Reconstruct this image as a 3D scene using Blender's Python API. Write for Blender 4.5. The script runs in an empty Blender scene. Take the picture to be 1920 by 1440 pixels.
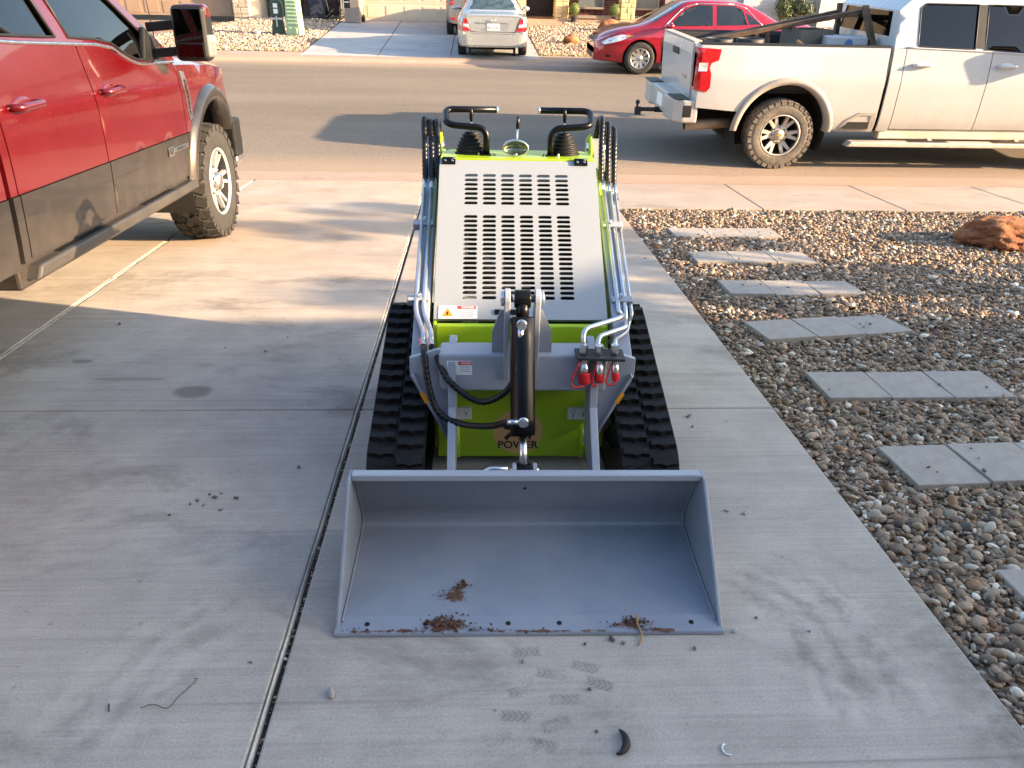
import bpy, bmesh, math, random
import numpy as np
from mathutils import Vector, Matrix, noise
from mathutils.geometry import delaunay_2d_cdt
from mathutils.bvhtree import BVHTree

random.seed(7); RNG = np.random.default_rng(7)
R = math.radians
scn = bpy.context.scene
COL = scn.collection

# ------------------------------------------------------------------ frames
# world: z up, street flat at z = 0.  The near driveway falls towards the street by 7.5 %.
SLOPE = math.atan(0.075); PIV = 9.3
DR = Matrix.Translation((0, PIV, 0)) @ Matrix.Rotation(-SLOPE, 4, 'X') @ Matrix.Translation((0, -PIV, 0))
FAR_Y, FAR_Z, FAR_S = 20.6, 0.06, 0.015          # the lot across the street
def far_z(y): return FAR_Z + FAR_S * (y - FAR_Y)

# ------------------------------------------------------------------ camera
YAW, PITCH, ROLL, CAM_H = R(2.970), R(24.970), R(-1.101), 1.6
def _ray(u, v):
    c, s = math.cos(ROLL), math.sin(ROLL)
    u, v = c*u - s*v, s*u + c*v
    f = math.cos(PITCH) - v*math.sin(PITCH); z = -math.sin(PITCH) - v*math.cos(PITCH)
    return Vector((math.cos(YAW)*u + math.sin(YAW)*f, -math.sin(YAW)*u + math.cos(YAW)*f, z))
_f = _ray(0, 0); _r = _ray(1, 0) - _f; _d = _ray(0, 1) - _f
_m = Matrix((( _r.x, -_d.x, -_f.x, 0), (_r.y, -_d.y, -_f.y, 0), (_r.z, -_d.z, -_f.z, CAM_H), (0, 0, 0, 1)))
cam = bpy.data.cameras.new('camera'); cam.sensor_width = 36; cam.lens = 27.0
cam.clip_start = 0.05; cam.clip_end = 3000
cam_o = bpy.data.objects.new('camera', cam); COL.objects.link(cam_o)
cam_o.matrix_world = DR @ _m
scn.camera = cam_o

# ------------------------------------------------------------------ light
SUN_EL, SUN_TURN = R(16.0), R(14.0)               # low sun from the right, a little behind the camera
sun_dir = Vector((math.cos(SUN_EL)*math.cos(SUN_TURN), -math.cos(SUN_EL)*math.sin(SUN_TURN), math.sin(SUN_EL)))
w = bpy.data.worlds.new('World'); scn.world = w; w.use_nodes = True
wn = w.node_tree
sky = wn.nodes.new('ShaderNodeTexSky'); sky.sky_type = 'NISHITA'; sky.sun_disc = False
sky.sun_elevation = SUN_EL
sky.sun_rotation = math.atan2(sun_dir.x, sun_dir.y)
sky.air_density = 1.0; sky.dust_density = 1.6; sky.ozone_density = 1.0
bg = wn.nodes['Background']; bg.inputs[1].default_value = 0.13
wn.links.new(sky.outputs[0], bg.inputs[0])
sl = bpy.data.lights.new('sun', 'SUN'); sl.energy = 5.0; sl.angle = R(0.55); sl.color = (1.0, 0.72, 0.44)
so = bpy.data.objects.new('sun', sl); COL.objects.link(so)
so.rotation_euler = (-sun_dir).to_track_quat('-Z', 'Y').to_euler(); so.location = sun_dir * 60
vs = scn.view_settings; vs.view_transform = 'Standard'; vs.look = 'None'; vs.exposure = 2.2; vs.gamma = 1.0
vs.use_curve_mapping = False
scn.render.engine = 'CYCLES'
cy = scn.cycles
cy.use_denoising = True; cy.max_bounces = 6; cy.diffuse_bounces = 3; cy.glossy_bounces = 3
cy.transmission_bounces = 4; cy.transparent_max_bounces = 8
cy.caustics_reflective = False; cy.caustics_refractive = False

# ------------------------------------------------------------------ node helpers
class X:
    def __init__(s, nt, k): s.nt, s.k = nt, k
    def _m(s, op, *a, clamp=False):
        n = s.nt.nodes.new('ShaderNodeMath'); n.operation = op; n.use_clamp = clamp
        for i, q in enumerate((s,) + a):
            if isinstance(q, X): s.nt.links.new(q.k, n.inputs[i])
            else: n.inputs[i].default_value = q
        return X(s.nt, n.outputs[0])
    def __add__(s, o): return s._m('ADD', o)
    __radd__ = __add__
    def __sub__(s, o): return s._m('SUBTRACT', o)
    def __rsub__(s, o): return (s * -1.0) + o
    def __mul__(s, o): return s._m('MULTIPLY', o)
    __rmul__ = __mul__
    def __truediv__(s, o): return s._m('DIVIDE', o)
    def __pow__(s, o): return s._m('POWER', o)
    def abs(s): return s._m('ABSOLUTE')
    def sqrt(s): return s._m('SQRT')
    def sin(s): return s._m('SINE')
    def sat(s): return s._m('ADD', 0.0, clamp=True)
    def ramp(s, a, b):                      # smooth 0..1 from a to b
        n = s.nt.nodes.new('ShaderNodeMapRange'); n.interpolation_type = 'SMOOTHSTEP'
        s.nt.links.new(s.k, n.inputs[0])
        n.inputs[1].default_value = a; n.inputs[2].default_value = b
        if a > b:
            n.inputs[1].default_value = b; n.inputs[2].default_value = a
            n.inputs[3].default_value = 1.0; n.inputs[4].default_value = 0.0
        return X(s.nt, n.outputs[0])

class Mat:
    """a node material under construction"""
    def __init__(s, name):
        s.m = bpy.data.materials.new(name); s.m.use_nodes = True
        s.nt = s.m.node_tree; s.b = s.nt.nodes['Principled BSDF']
        s.tc = s.nt.nodes.new('ShaderNodeTexCoord')
    def xyz(s):
        n = s.nt.nodes.new('ShaderNodeSeparateXYZ'); s.nt.links.new(s.tc.outputs['Object'], n.inputs[0])
        return [X(s.nt, o) for o in n.outputs]
    def noise(s, scale, detail=4, rough=0.55, stretch=None, off=0.0, dist=0.0):
        n = s.nt.nodes.new('ShaderNodeTexNoise'); n.inputs['Scale'].default_value = scale
        n.inputs['Detail'].default_value = detail; n.inputs['Roughness'].default_value = rough
        n.inputs['Distortion'].default_value = dist
        src = s.tc.outputs['Object']
        mp = s.nt.nodes.new('ShaderNodeMapping'); s.nt.links.new(src, mp.inputs[0])
        mp.inputs['Scale'].default_value = stretch or (1, 1, 1); mp.inputs['Location'].default_value = (off, off*.7, off*.3)
        s.nt.links.new(mp.outputs[0], n.inputs[0])
        return X(s.nt, n.outputs[0])
    def voronoi(s, scale, feature='F1', out='Distance', rnd=1.0, stretch=None):
        n = s.nt.nodes.new('ShaderNodeTexVoronoi'); n.feature = feature; n.inputs['Scale'].default_value = scale
        n.inputs['Randomness'].default_value = rnd
        mp = s.nt.nodes.new('ShaderNodeMapping'); s.nt.links.new(s.tc.outputs['Object'], mp.inputs[0])
        mp.inputs['Scale'].default_value = stretch or (1, 1, 1)
        s.nt.links.new(mp.outputs[0], n.inputs[0])
        return X(s.nt, n.outputs[out])
    def island(s):
        n = s.nt.nodes.new('ShaderNodeNewGeometry'); return X(s.nt, n.outputs['Random Per Island'])
    def objrand(s):
        n = s.nt.nodes.new('ShaderNodeObjectInfo'); return X(s.nt, n.outputs['Random'])
    def mix(s, a, b, f):
        n = s.nt.nodes.new('ShaderNodeMix'); n.data_type = 'RGBA'
        for i, q in ((6, a), (7, b)):
            if isinstance(q, X): s.nt.links.new(q.k, n.inputs[i])
            else: n.inputs[i].default_value = (*q[:3], 1)
        if isinstance(f, X): s.nt.links.new(f.k, n.inputs[0])
        else: n.inputs[0].default_value = f
        return X(s.nt, n.outputs[2])
    def ramp(s, f, stops):
        n = s.nt.nodes.new('ShaderNodeValToRGB'); s.nt.links.new(f.k, n.inputs[0])
        e = n.color_ramp.elements
        while len(e) < len(stops): e.new(0.5)
        for q, (p, c) in zip(e, stops): q.position = p; q.color = (*c, 1)
        return X(s.nt, n.outputs[0])
    def set(s, **k):
        for a, v in k.items():
            a = a.replace('_', ' ')
            i = s.b.inputs[a]
            if isinstance(v, X): s.nt.links.new(v.k, i)
            elif isinstance(v, tuple) and len(v) == 3: i.default_value = (*v, 1)
            else: i.default_value = v
        return s
    def bump(s, h, strength=0.3, dist=0.01):
        n = s.nt.nodes.new('ShaderNodeBump'); n.inputs['Strength'].default_value = strength
        n.inputs['Distance'].default_value = dist
        s.nt.links.new(h.k, n.inputs['Height']); s.nt.links.new(n.outputs[0], s.b.inputs['Normal'])
        return s

MATS = {}
def pm(name, col, rough=0.5, metal=0.0, var=0.12, scale=3.0, bump=0.0, bscale=80.0, coat=0.0, dust=None, dustamt=0.0, grime=0.0, emit=None, dustz=None, spec=0.5):
    """plain procedural paint / metal / rubber with uneven tone, grain and dust"""
    if name in MATS: return MATS[name]
    a = Mat(name); c = Vector(col)
    n = a.noise(scale, 5, 0.6)
    lo = tuple(max(0, x*(1-var)) for x in col); hi = tuple(min(1, x*(1+var)) for x in col)
    cc = a.mix(lo, hi, n.ramp(0.3, 0.7))
    rr = n * 0.14 + (rough - 0.07)
    if dust:
        d = (a.noise(scale*2.3, 6, 0.7, off=3.1).ramp(0.35, 0.8) * 0.6 + a.noise(34, 3, 0.6, stretch=(1, 1, .12)).ramp(0.35, 0.85) * 0.3) * dustamt
        if dustz: z_ = a.xyz()[2]; d = d + ((z_ + (a.noise(2.2, 5, .65, off=5.)-.5)*dustz[3]).ramp(dustz[1], dustz[0])) * (a.noise(7, 5, .7, off=2.).ramp(.2, .8)*.5+.5) * dustz[2]
        cc = a.mix(cc, dust, d.sat()); rr = rr + d * 0.35
    if grime:
        g = a.noise(scale*5, 6, 0.75, off=9.0).ramp(0.56, 0.78) * grime
        cc = a.mix(cc, tuple(x*0.35 for x in col), g)
    a.set(Base_Color=cc, Roughness=rr.sat(), Metallic=metal, Specular_IOR_Level=spec)
    if coat: a.set(Coat_Weight=coat, Coat_Roughness=0.04)
    if bump: a.bump(a.noise(bscale, 4, 0.6), bump, 0.004)
    if emit: a.set(Emission_Color=emit, Emission_Strength=1.0)
    MATS[name] = a.m
    return a.m

def glass_mat(name, tint, rough=0.02, amount=0.75):
    """tinted pane: see-through by its tint, mirror-like by Fresnel"""
    if name in MATS: return MATS[name]
    m = bpy.data.materials.new(name); m.use_nodes = True; nt = m.node_tree; nt.nodes.clear()
    o = nt.nodes.new('ShaderNodeOutputMaterial'); mx = nt.nodes.new('ShaderNodeMixShader')
    t = nt.nodes.new('ShaderNodeBsdfTransparent'); t.inputs[0].default_value = (*tint, 1)
    g = nt.nodes.new('ShaderNodeBsdfGlossy'); g.inputs['Roughness'].default_value = rough; g.inputs[0].default_value = (.95, .95, .95, 1)
    lw = nt.nodes.new('ShaderNodeLayerWeight'); lw.inputs[0].default_value = 0.5
    pw = nt.nodes.new('ShaderNodeMath'); pw.operation = 'POWER'; pw.inputs[1].default_value = 3.5
    mul = nt.nodes.new('ShaderNodeMath'); mul.operation = 'MULTIPLY_ADD'; mul.inputs[1].default_value = amount; mul.inputs[2].default_value = 0.042
    nt.links.new(lw.outputs['Facing'], pw.inputs[0]); nt.links.new(pw.outputs[0], mul.inputs[0]); nt.links.new(mul.outputs[0], mx.inputs[0])
    nt.links.new(t.outputs[0], mx.inputs[1]); nt.links.new(g.outputs[0], mx.inputs[2]); nt.links.new(mx.outputs[0], o.inputs[0])
    MATS[name] = m
    return m

# ------------------------------------------------------------------ mesh helpers
def V(*a): return Vector(a)
class MB:
    def __init__(s): s.v, s.f, s.s = [], [], []
    def add(s, vs, fs, smooth=False, M=None):
        b = len(s.v)
        s.v += [tuple(M @ Vector(p)) if M else tuple(p) for p in vs]
        s.f += [tuple(b + i for i in q) for q in fs]; s.s += [smooth]*len(fs); return s
    def box(s, x0, x1, y0, y1, z0, z1, M=None):
        return s.add([(x0,y0,z0),(x1,y0,z0),(x1,y1,z0),(x0,y1,z0),(x0,y0,z1),(x1,y0,z1),(x1,y1,z1),(x0,y1,z1)],
                     [(3,2,1,0),(4,5,6,7),(0,1,5,4),(1,2,6,5),(2,3,7,6),(3,0,4,7)], M=M)
    def bar(s, p, q, w, h, up=(0, 0, 1)):
        """rectangular bar from p to q, width w across, height h along up"""
        p, q = Vector(p), Vector(q); d = (q-p).normalized(); a = d.cross(Vector(up)).normalized(); u = a.cross(d)
        P = [c + a*w*i/2 + u*h*j/2 for c in (p, q) for i, j in ((-1,-1),(1,-1),(1,1),(-1,1))]
        return s.add(P, [(0,1,2,3),(7,6,5,4),(0,4,5,1),(1,5,6,2),(2,6,7,3),(3,7,4,0)])
    def prism(s, poly, axis, a, b, M=None):
        n = len(poly)
        def P(p, t): return {'x': (t, p[0], p[1]), 'y': (p[0], t, p[1]), 'z': (p[0], p[1], t)}[axis]
        vs = [P(p, a) for p in poly] + [P(p, b) for p in poly]
        fs = [tuple(range(n)), tuple(range(2*n-1, n-1, -1))] + [(i, i+n, (i+1) % n + n, (i+1) % n) for i in range(n)]
        return s.add(vs, fs, M=M)
    def cyl(s, p, q, r0, r1=None, n=16, caps=True, smooth=True):
        r1 = r0 if r1 is None else r1
        return s.lathe([(r0, 0), (r1, (Vector(q)-Vector(p)).length)], p, Vector(q)-Vector(p), n, caps, smooth)
    def lathe(s, prof, p, d, n=24, caps=True, smooth=True, start=0.0):
        p, d = Vector(p), Vector(d).normalized()
        a = d.orthogonal().normalized(); b = d.cross(a)
        vs, fs, k = [], [], len(prof)
        for r, h in prof:
            vs += [p + d*h + (a*math.cos(2*math.pi*i/n+start) + b*math.sin(2*math.pi*i/n+start))*r for i in range(n)]
        for j in range(k-1):
            for i in range(n):
                i2 = (i+1) % n; fs.append((j*n+i, j*n+i2, (j+1)*n+i2, (j+1)*n+i))
        s.add(vs, fs, smooth)
        if caps:
            b0 = len(s.v) - k*n
            s.f += [tuple(b0+i for i in range(n-1, -1, -1)), tuple(b0+(k-1)*n+i for i in range(n))]; s.s += [False, False]
        return s
    def tube(s, path, r, n=8, closed=False, caps=True):
        P = [Vector(p) for p in path]; m = len(P)
        rs = r if isinstance(r, (list, tuple)) else [r]*m
        T = []
        for i in range(m):
            a = P[(i-1) % m] if closed or i > 0 else P[i]; b = P[(i+1) % m] if closed or i < m-1 else P[i]
            T.append((b-a).normalized())
        u = T[0].orthogonal().normalized(); vs = []
        for i in range(m):
            u = (u - T[i]*u.dot(T[i])).normalized(); w_ = T[i].cross(u)
            vs += [P[i] + (u*math.cos(2*math.pi*k/n) + w_*math.sin(2*math.pi*k/n))*rs[i] for k in range(n)]
        fs = []
        for i in range(m if closed else m-1):
            j = (i+1) % m
            for k in range(n): fs.append((i*n+k, i*n+(k+1) % n, j*n+(k+1) % n, j*n+k))
        s.add(vs, fs, True)
        if caps and not closed:
            b0 = len(s.v) - m*n
            s.f += [tuple(b0+k for k in range(n-1, -1, -1)), tuple(b0+(m-1)*n+k for k in range(n))]; s.s += [False, False]
        return s
    def grid(s, rows, smooth=True, flip=False):
        n = len(rows[0]); vs = [p for r in rows for p in r]; fs = []
        for j in range(len(rows)-1):
            for i in range(n-1):
                q = (j*n+i, j*n+i+1, (j+1)*n+i+1, (j+1)*n+i); fs.append(q[::-1] if flip else q)
        return s.add(vs, fs, smooth)
    def ellipsoid(s, c, r, n=16, m=10, M=None):
        c = Vector(c); vs, fs = [], []
        for j in range(1, m):
            t = math.pi*j/m
            vs += [(c.x+r[0]*math.sin(t)*math.cos(2*math.pi*i/n), c.y+r[1]*math.sin(t)*math.sin(2*math.pi*i/n), c.z+r[2]*math.cos(t)) for i in range(n)]
        vs += [(c.x, c.y, c.z+r[2]), (c.x, c.y, c.z-r[2])]; top, bot = (m-1)*n, (m-1)*n+1
        for j in range(m-2):
            for i in range(n): fs.append((j*n+i, (j+1)*n+i, (j+1)*n+(i+1) % n, j*n+(i+1) % n))
        for i in range(n):
            fs.append((top, i, (i+1) % n)); fs.append((bot, (m-2)*n+(i+1) % n, (m-2)*n+i))
        return s.add(vs, fs, True, M)
    def mesh(s, name):
        me = bpy.data.meshes.new(name); me.from_pydata(s.v, [], s.f)
        me.polygons.foreach_set('use_smooth', s.s); me.update(); return me
    def build(s, name, mat, parent=None, bevel=0.0, seg=2, M=None, fix=True):
        me = s.mesh(name)
        if fix:
            bm = bmesh.new(); bm.from_mesh(me); bmesh.ops.recalc_face_normals(bm, faces=bm.faces); bm.to_mesh(me); bm.free()
        return link(name, me, mat, parent, bevel, seg, M)

def link(name, me, mat, parent=None, bevel=0.0, seg=2, M=None):
    o = bpy.data.objects.new(name, me); COL.objects.link(o)
    if mat is not None and not me.materials: me.materials.append(mat)
    if parent is not None: o.parent = parent
    if M is not None: o.matrix_basis = M
    if bevel:
        b = o.modifiers.new('bevel', 'BEVEL'); b.width = bevel; b.segments = seg; b.limit_method = 'ANGLE'; b.angle_limit = R(40)
    return o
def tag(o, label=None, cat=None, group=None, kind=None):
    for k, v in (('label', label), ('category', cat), ('group', group), ('kind', kind)):
        if v: o[k] = v
    return o
def thing(name, label, cat, M=None, group=None):
    o = bpy.data.objects.new(name, None); COL.objects.link(o); o.empty_display_size = 0.1
    if M is not None: o.matrix_basis = M
    return tag(o, label, cat, group)
def copy_tree(o, parent=None):
    c = o.copy(); COL.objects.link(c); c.parent = parent
    for ch in list(o.children): copy_tree(ch, c)
    return c
def text_mesh(txt, size, bold=0.0, depth=0.0):
    cu = bpy.data.curves.new('lettering', 'FONT'); cu.body = txt; cu.size = size; cu.offset = bold; cu.extrude = depth
    cu.align_x = 'CENTER'; cu.align_y = 'CENTER'; cu.resolution_u = 3
    t = bpy.data.objects.new('lettering', cu); COL.objects.link(t)
    dg = bpy.context.evaluated_depsgraph_get(); me = bpy.data.meshes.new_from_object(t.evaluated_get(dg))
    bpy.data.objects.remove(t); me.materials.clear()
    return me
def letters(txt, size, mat, parent, M, name='lettering', bold=0.0):
    return link(name, text_mesh(txt, size, bold), mat, parent, 0, 2, M)
def inpoly(p, poly):
    x, y = p; c = False; j = len(poly)-1
    for i in range(len(poly)):
        a, b = poly[i], poly[j]
        if (a[1] > y) != (b[1] > y) and x < (b[0]-a[0])*(y-a[1])/(b[1]-a[1])+a[0]: c = not c
        j = i
    return c
def dense(poly, step):
    out = []
    for i in range(len(poly)):
        a, b = Vector(poly[i]), Vector(poly[(i+1) % len(poly)]); n = max(1, int((b-a).length/step))
        out += [tuple(a.lerp(b, k/n)) for k in range(n)]
    return out
def tri2d(poly, holes=(), step=0.08):
    """triangulate a 2-D outline with holes and inner points; returns verts, tris, boundary loops"""
    loops = [dense(poly, step)] + [dense(h, step) if step < .2 else list(h) for h in holes]
    vs, ed, lp = [], [], []
    for l in loops:
        b = len(vs); vs += [Vector(p) for p in l]; ed += [(b+i, b+(i+1) % len(l)) for i in range(len(l))]; lp.append(list(range(b, b+len(l))))
    xs = [p[0] for p in poly]; ys = [p[1] for p in poly]
    nb = len(vs); x = min(xs)+step*.6; segs = [(vs[a], vs[b]) for a, b in ed]
    def far(p):
        for a, b in segs:
            d = b-a; t = max(0, min(1, (p-a).dot(d)/max(d.length_squared, 1e-12)))
            if (p-a-d*t).length < step*.35: return False
        return True
    while x < max(xs):
        y = min(ys)+step*.6
        while y < max(ys):
            if inpoly((x, y), poly) and not any(inpoly((x, y), h) for h in holes) and far(Vector((x, y))): vs.append(Vector((x, y)))
            y += step
        x += step
    ov, oe, of, *_ = delaunay_2d_cdt(vs, ed, [], 0, 1e-6)
    tri = []
    for t in of:
        c = (ov[t[0]]+ov[t[1]]+ov[t[2]])/3
        if inpoly(c, poly) and not any(inpoly(c, h) for h in holes): tri.append(tuple(t))
    # boundary loops keep their input order as CDT keeps input vertices first
    return [tuple(p) for p in ov], tri, lp
def skin(mb, poly, fn, rim=None, holes=(), step=0.08, smooth=True):
    """sheet over a 2-D outline, fn(a,b)->3-D point; rim = vector the edges are turned back by"""
    vs, tri, lp = tri2d(poly, holes, step)
    P = [Vector(fn(a, b)) for a, b in vs]
    mb.add(P, tri, smooth)
    if rim is not None:
        rim = Vector(rim)
        for l in lp:
            n = len(l); Q = [P[i] for i in l] + [P[i]+rim for i in l]
            mb.add(Q, [(i, (i+1) % n, (i+1) % n+n, i+n) for i in range(n)], False)
    return mb
def lerp_table(t, x):
    if x <= t[0][0]: return t[0][1]
    for (a, b), (c, d) in zip(t, t[1:]):
        if x <= c:
            k = (x-a)/(c-a); return b + (d-b)*k
    return t[-1][1]
def smooth_table(t, x):
    """Catmull-Rom through the table"""
    if x <= t[0][0]: return t[0][1]
    if x >= t[-1][0]: return t[-1][1]
    for i in range(len(t)-1):
        if x <= t[i+1][0]:
            x0, y0 = t[i]; x1, y1 = t[i+1]; h = x1-x0; k = (x-x0)/h
            m0 = (y1 - t[i-1][1])/(x1 - t[i-1][0]) if i > 0 else (y1-y0)/h
            m1 = (t[i+2][1]-y0)/(t[i+2][0]-x0) if i+2 < len(t) else (y1-y0)/h
            s0 = (y1-y0)/h                     # keep it monotone
            if s0 == 0: m0 = m1 = 0
            else:
                m0 = 0 if m0/s0 < 0 else min(m0/s0, 3)*s0; m1 = 0 if m1/s0 < 0 else min(m1/s0, 3)*s0
            return (2*k**3-3*k*k+1)*y0+(k**3-2*k*k+k)*h*m0+(-2*k**3+3*k*k)*y1+(k**3-k*k)*h*m1
def arc(cx, cy, r, a0, a1, n):
    return [(cx+r*math.cos(R(a0+(a1-a0)*i/n)), cy+r*math.sin(R(a0+(a1-a0)*i/n))) for i in range(n+1)]
def bez(pts, n=16):
    """smooth curve through 3-D points (Catmull-Rom)"""
    P = [Vector(p) for p in pts]; P = [P[0]*2-P[1]] + P + [P[-1]*2-P[-2]]; out = []
    for i in range(1, len(P)-2):
        for k in range(n):
            t = k/n; a, b, c, d = P[i-1:i+3]
            out.append(0.5*((2*b)+(c-a)*t+(2*a-5*b+4*c-d)*t*t+(3*b-a-3*c+d)*t**3))
    return out + [P[-2]]
def rounded(pts, r, n=6):
    """polyline with its corners rounded"""
    P = [Vector(p) for p in pts]; out = [P[0]]
    for a, b, c in zip(P, P[1:], P[2:]):
        d0, d1 = (a-b), (c-b); k = min(r, d0.length*.49, d1.length*.49)
        p, q = b+d0.normalized()*k, b+d1.normalized()*k
        out += [p.lerp(b, t/n).lerp(b.lerp(q, t/n), t/n) for t in range(n+1)]
    return out + [P[-1]]
# ================================================================== GROUND
def concrete(name, c1, c2, broom=1.0, dirt_sun=None, marks=False):
    a = Mat(name); x, y, z = a.xyz()
    big = a.noise(0.55, 5, 0.6); mid = a.noise(3.2, 6, 0.65, off=4.0); fine = a.noise(150, 3, 0.6)
    st = a.noise(1.0, 5, 0.7, stretch=(1.3, 75, 1), off=2.0)
    st2 = a.noise(1.0, 3, 0.6, stretch=(.5, 16, 1), off=7.0)
    f = (big.ramp(.3, .7)*.40 + mid.ramp(.3, .72)*.38 + (fine-.5)*1.25 + (st-.5)*.9*broom + (st2-.5)*.28*broom + .12).sat()
    col = a.mix(c1, c2, f)
    # darker blotches and hairline broom lines
    bl = a.noise(1.3, 8, 0.74, off=11., stretch=(1, 1.7, 1), dist=.4).ramp(.50, .72)
    col = a.mix(col, tuple(v*.66 for v in c1), bl*.75)
    ln = a.noise(1.0, 2, 0.5, stretch=(.35, 34, 1), off=5.5).ramp(.63, .74)
    col = a.mix(col, tuple(v*.55 for v in c1), ln*.38*broom)
    sp = a.noise(38, 2, .5, off=1.).ramp(.70, .78)
    col = a.mix(col, tuple(v*.45 for v in c1), sp*.35)
    if dirt_sun:  # warm tint: dirt, and on the near driveway painted sun warmth too
        d = (a.noise(.9, 5, .65, off=6., stretch=(.6, 1.5, 1)).ramp(.3, .75) * dirt_sun[1])
        if dirt_sun[2]: d = d * y.ramp(dirt_sun[2][0], dirt_sun[2][1])
        col = a.mix(col, dirt_sun[0], d.sat())
    if marks:
        wob = (a.noise(3.0, 4, .6, off=8.) - .5)
        def spot(px, py, rx, ry, k, tint, soft=(1.0, .72)):
            nonlocal col
            dd = (((x-px)/rx)**2.0 + ((y-py)/ry)**2.0).sqrt() + wob*.9
            col = a.mix(col, tint, dd.ramp(*soft)*k)
        dk = tuple(v*.42 for v in c1)
        spot(-1.34, 3.35, .105, .075, .62, tuple(v*.42 for v in c1), (1.05, .6))      # oil spot
        spot(-1.72, 3.50, .20, .025, .4, dk); spot(-2.02, 3.72, .06, .03, .55, dk); spot(-2.6, 3.1, .25, .06, .4, dk)
        # soot along the slab's edge by the gravel
        ed = (x + wob*.22).ramp(1.15, 1.40) * y.ramp(2.2, 1.3) * a.noise(9, 5, .7, off=3.).ramp(.25, .7)
        col = a.mix(col, tuple(v*.30 for v in c1), (ed*.75).sat())
        # scuffed turning marks left by the tracks
        def ringmarks(cx, cy, r0, r1, n, k, xa, xb, ya, yb):
            nonlocal col
            rr = (((x-cx)**2.0 + (y-cy)**2.0).sqrt() + wob*.22 + (a.noise(13, 5, .75, off=6.6)-.5)*.09)
            band = rr.ramp(r0, r0+.05) * rr.ramp(r1, r1-.05)
            line = ((rr*(6.283*n/(r1-r0))).sin()*.5+.5) * a.noise(9, 6, .8, off=2.2).ramp(.42, .62)
            win = x.ramp(xa, xa+.12)*x.ramp(xb, xb-.12)*y.ramp(ya, ya+.12)*y.ramp(yb, yb-.12)
            col = a.mix(col, tuple(v*.55 for v in c1), (band*line*win*k).sat())
            lt = ((rr*(6.283*n/(r1-r0))+2.2).sin()*.5+.5)
            col = a.mix(col, tuple(min(1, v*1.35) for v in c2), (band*lt*win*k*.5*a.noise(5, 5, .7, off=5.2).ramp(.4, .65)).sat())
        ringmarks(.45, 1.55, .42, .80, 4, .5, .72, 1.28, 1.32, 2.05)
        ringmarks(-.30, 1.30, .45, .85, 4, .34, -1.35, -.62, 1.30, 2.0)
        # tread prints leading away from the bucket
        pr = None
        for px, py, an in ((.14, 1.64, .1), (.20, 1.56, -.2), (.12, 1.50, .2), (.23, 1.47, .0), (.10, 1.42, -.1), (.20, 1.39, .3), (.05, 1.35, .1), (.16, 1.33, -.3), (.33, 1.52, -.4), (.30, 1.58, -.3)):
            u = (x-px)*math.cos(an) + (y-py)*math.sin(an); v_ = (y-py)*math.cos(an) - (x-px)*math.sin(an)
            msk = u.abs().ramp(.045, .03) * v_.abs().ramp(.022, .014)
            t_ = msk * ((((u + v_.abs()*.8)*420).sin()*.5+.5)*.6+.4)
            pr = t_ if pr is None else pr + t_
        col = a.mix(col, tuple(v*.5 for v in c1), (pr*.6*a.noise(14, 4, .7, off=1.7).ramp(.3, .6)).sat())
    a.set(Base_Color=col, Roughness=(f*.25+.68), Specular_IOR_Level=.15)
    a.bump(fine*.4 + st*broom*.8 + mid*.3, .22, .004)
    return a.m
C_NEAR = concrete('driveway_concrete', (.285, .252, .218), (.505, .452, .388), 1.0, ((.40, .26, .155), .75, (3.9, 7.4)), True)  # orange towards the street: real dirt plus sunlight's warmth painted into the colour
C_WALK = concrete('walk_concrete', (.28, .24, .205), (.40, .35, .30), .5, ((.34, .24, .175), .6, None))
C_CURB = concrete('curb_concrete', (.28, .21, .165), (.38, .295, .235), .3, ((.42, .26, .17), .8, None))
C_FAR = concrete('far_concrete', (.30, .29, .29), (.46, .44, .42), .4)

a = Mat('asphalt'); x, y, z = a.xyz()
g = a.noise(130, 3, .7); g2 = a.noise(26, 5, .75, off=3.); b = a.noise(.5, 5, .6, stretch=(.25, 1.3, 1)); l = a.noise(1., 3, .55, stretch=(.15, 1.6, 1), off=9.)
col = a.mix((.135, .112, .090), (.235, .20, .163), (b.ramp(.3, .7)*.35 + (g-.5)*1.3 + (g2-.5)*.8 + l.ramp(.4, .7)*.10 + .3).sat())
col = a.mix(col, (.33, .285, .235), g2.ramp(.58, .70)*.6)
col = a.mix(col, (.045, .04, .036), a.noise(48, 4, .65, off=5.).ramp(.58, .68)*.6)
col = a.mix(col, (.09, .075, .06), (l.ramp(.60, .72)*.16))
col = a.mix(col, (.40, .29, .21), ((y + (b-.5)*.8).ramp(10.6, 9.5)*.5 + (y + (b-.5)*.8).ramp(18.6, 19.6)*.5).sat())
a.set(Base_Color=col, Roughness=.92, Specular_IOR_Level=.05); a.bump(g*.6+g2, .6, .012); ASPHALT = a.m

a = Mat('desert_soil'); n1 = a.noise(.4, 6, .65); n2 = a.noise(20, 5, .7)
a.set(Base_Color=a.mix((.17, .11, .075), (.30, .21, .145), (n1.ramp(.3, .7)*.5+n2*.5).sat()), Roughness=.95); a.bump(n2, .5, .03); SOIL = a.m
JOINT = pm('joint_dirt', (.035, .026, .02), .95, var=.4, scale=40, bump=.6)
CAULK = pm('joint_filler', (.50, .45, .38), .8, var=.2, scale=14, bump=.3)

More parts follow.
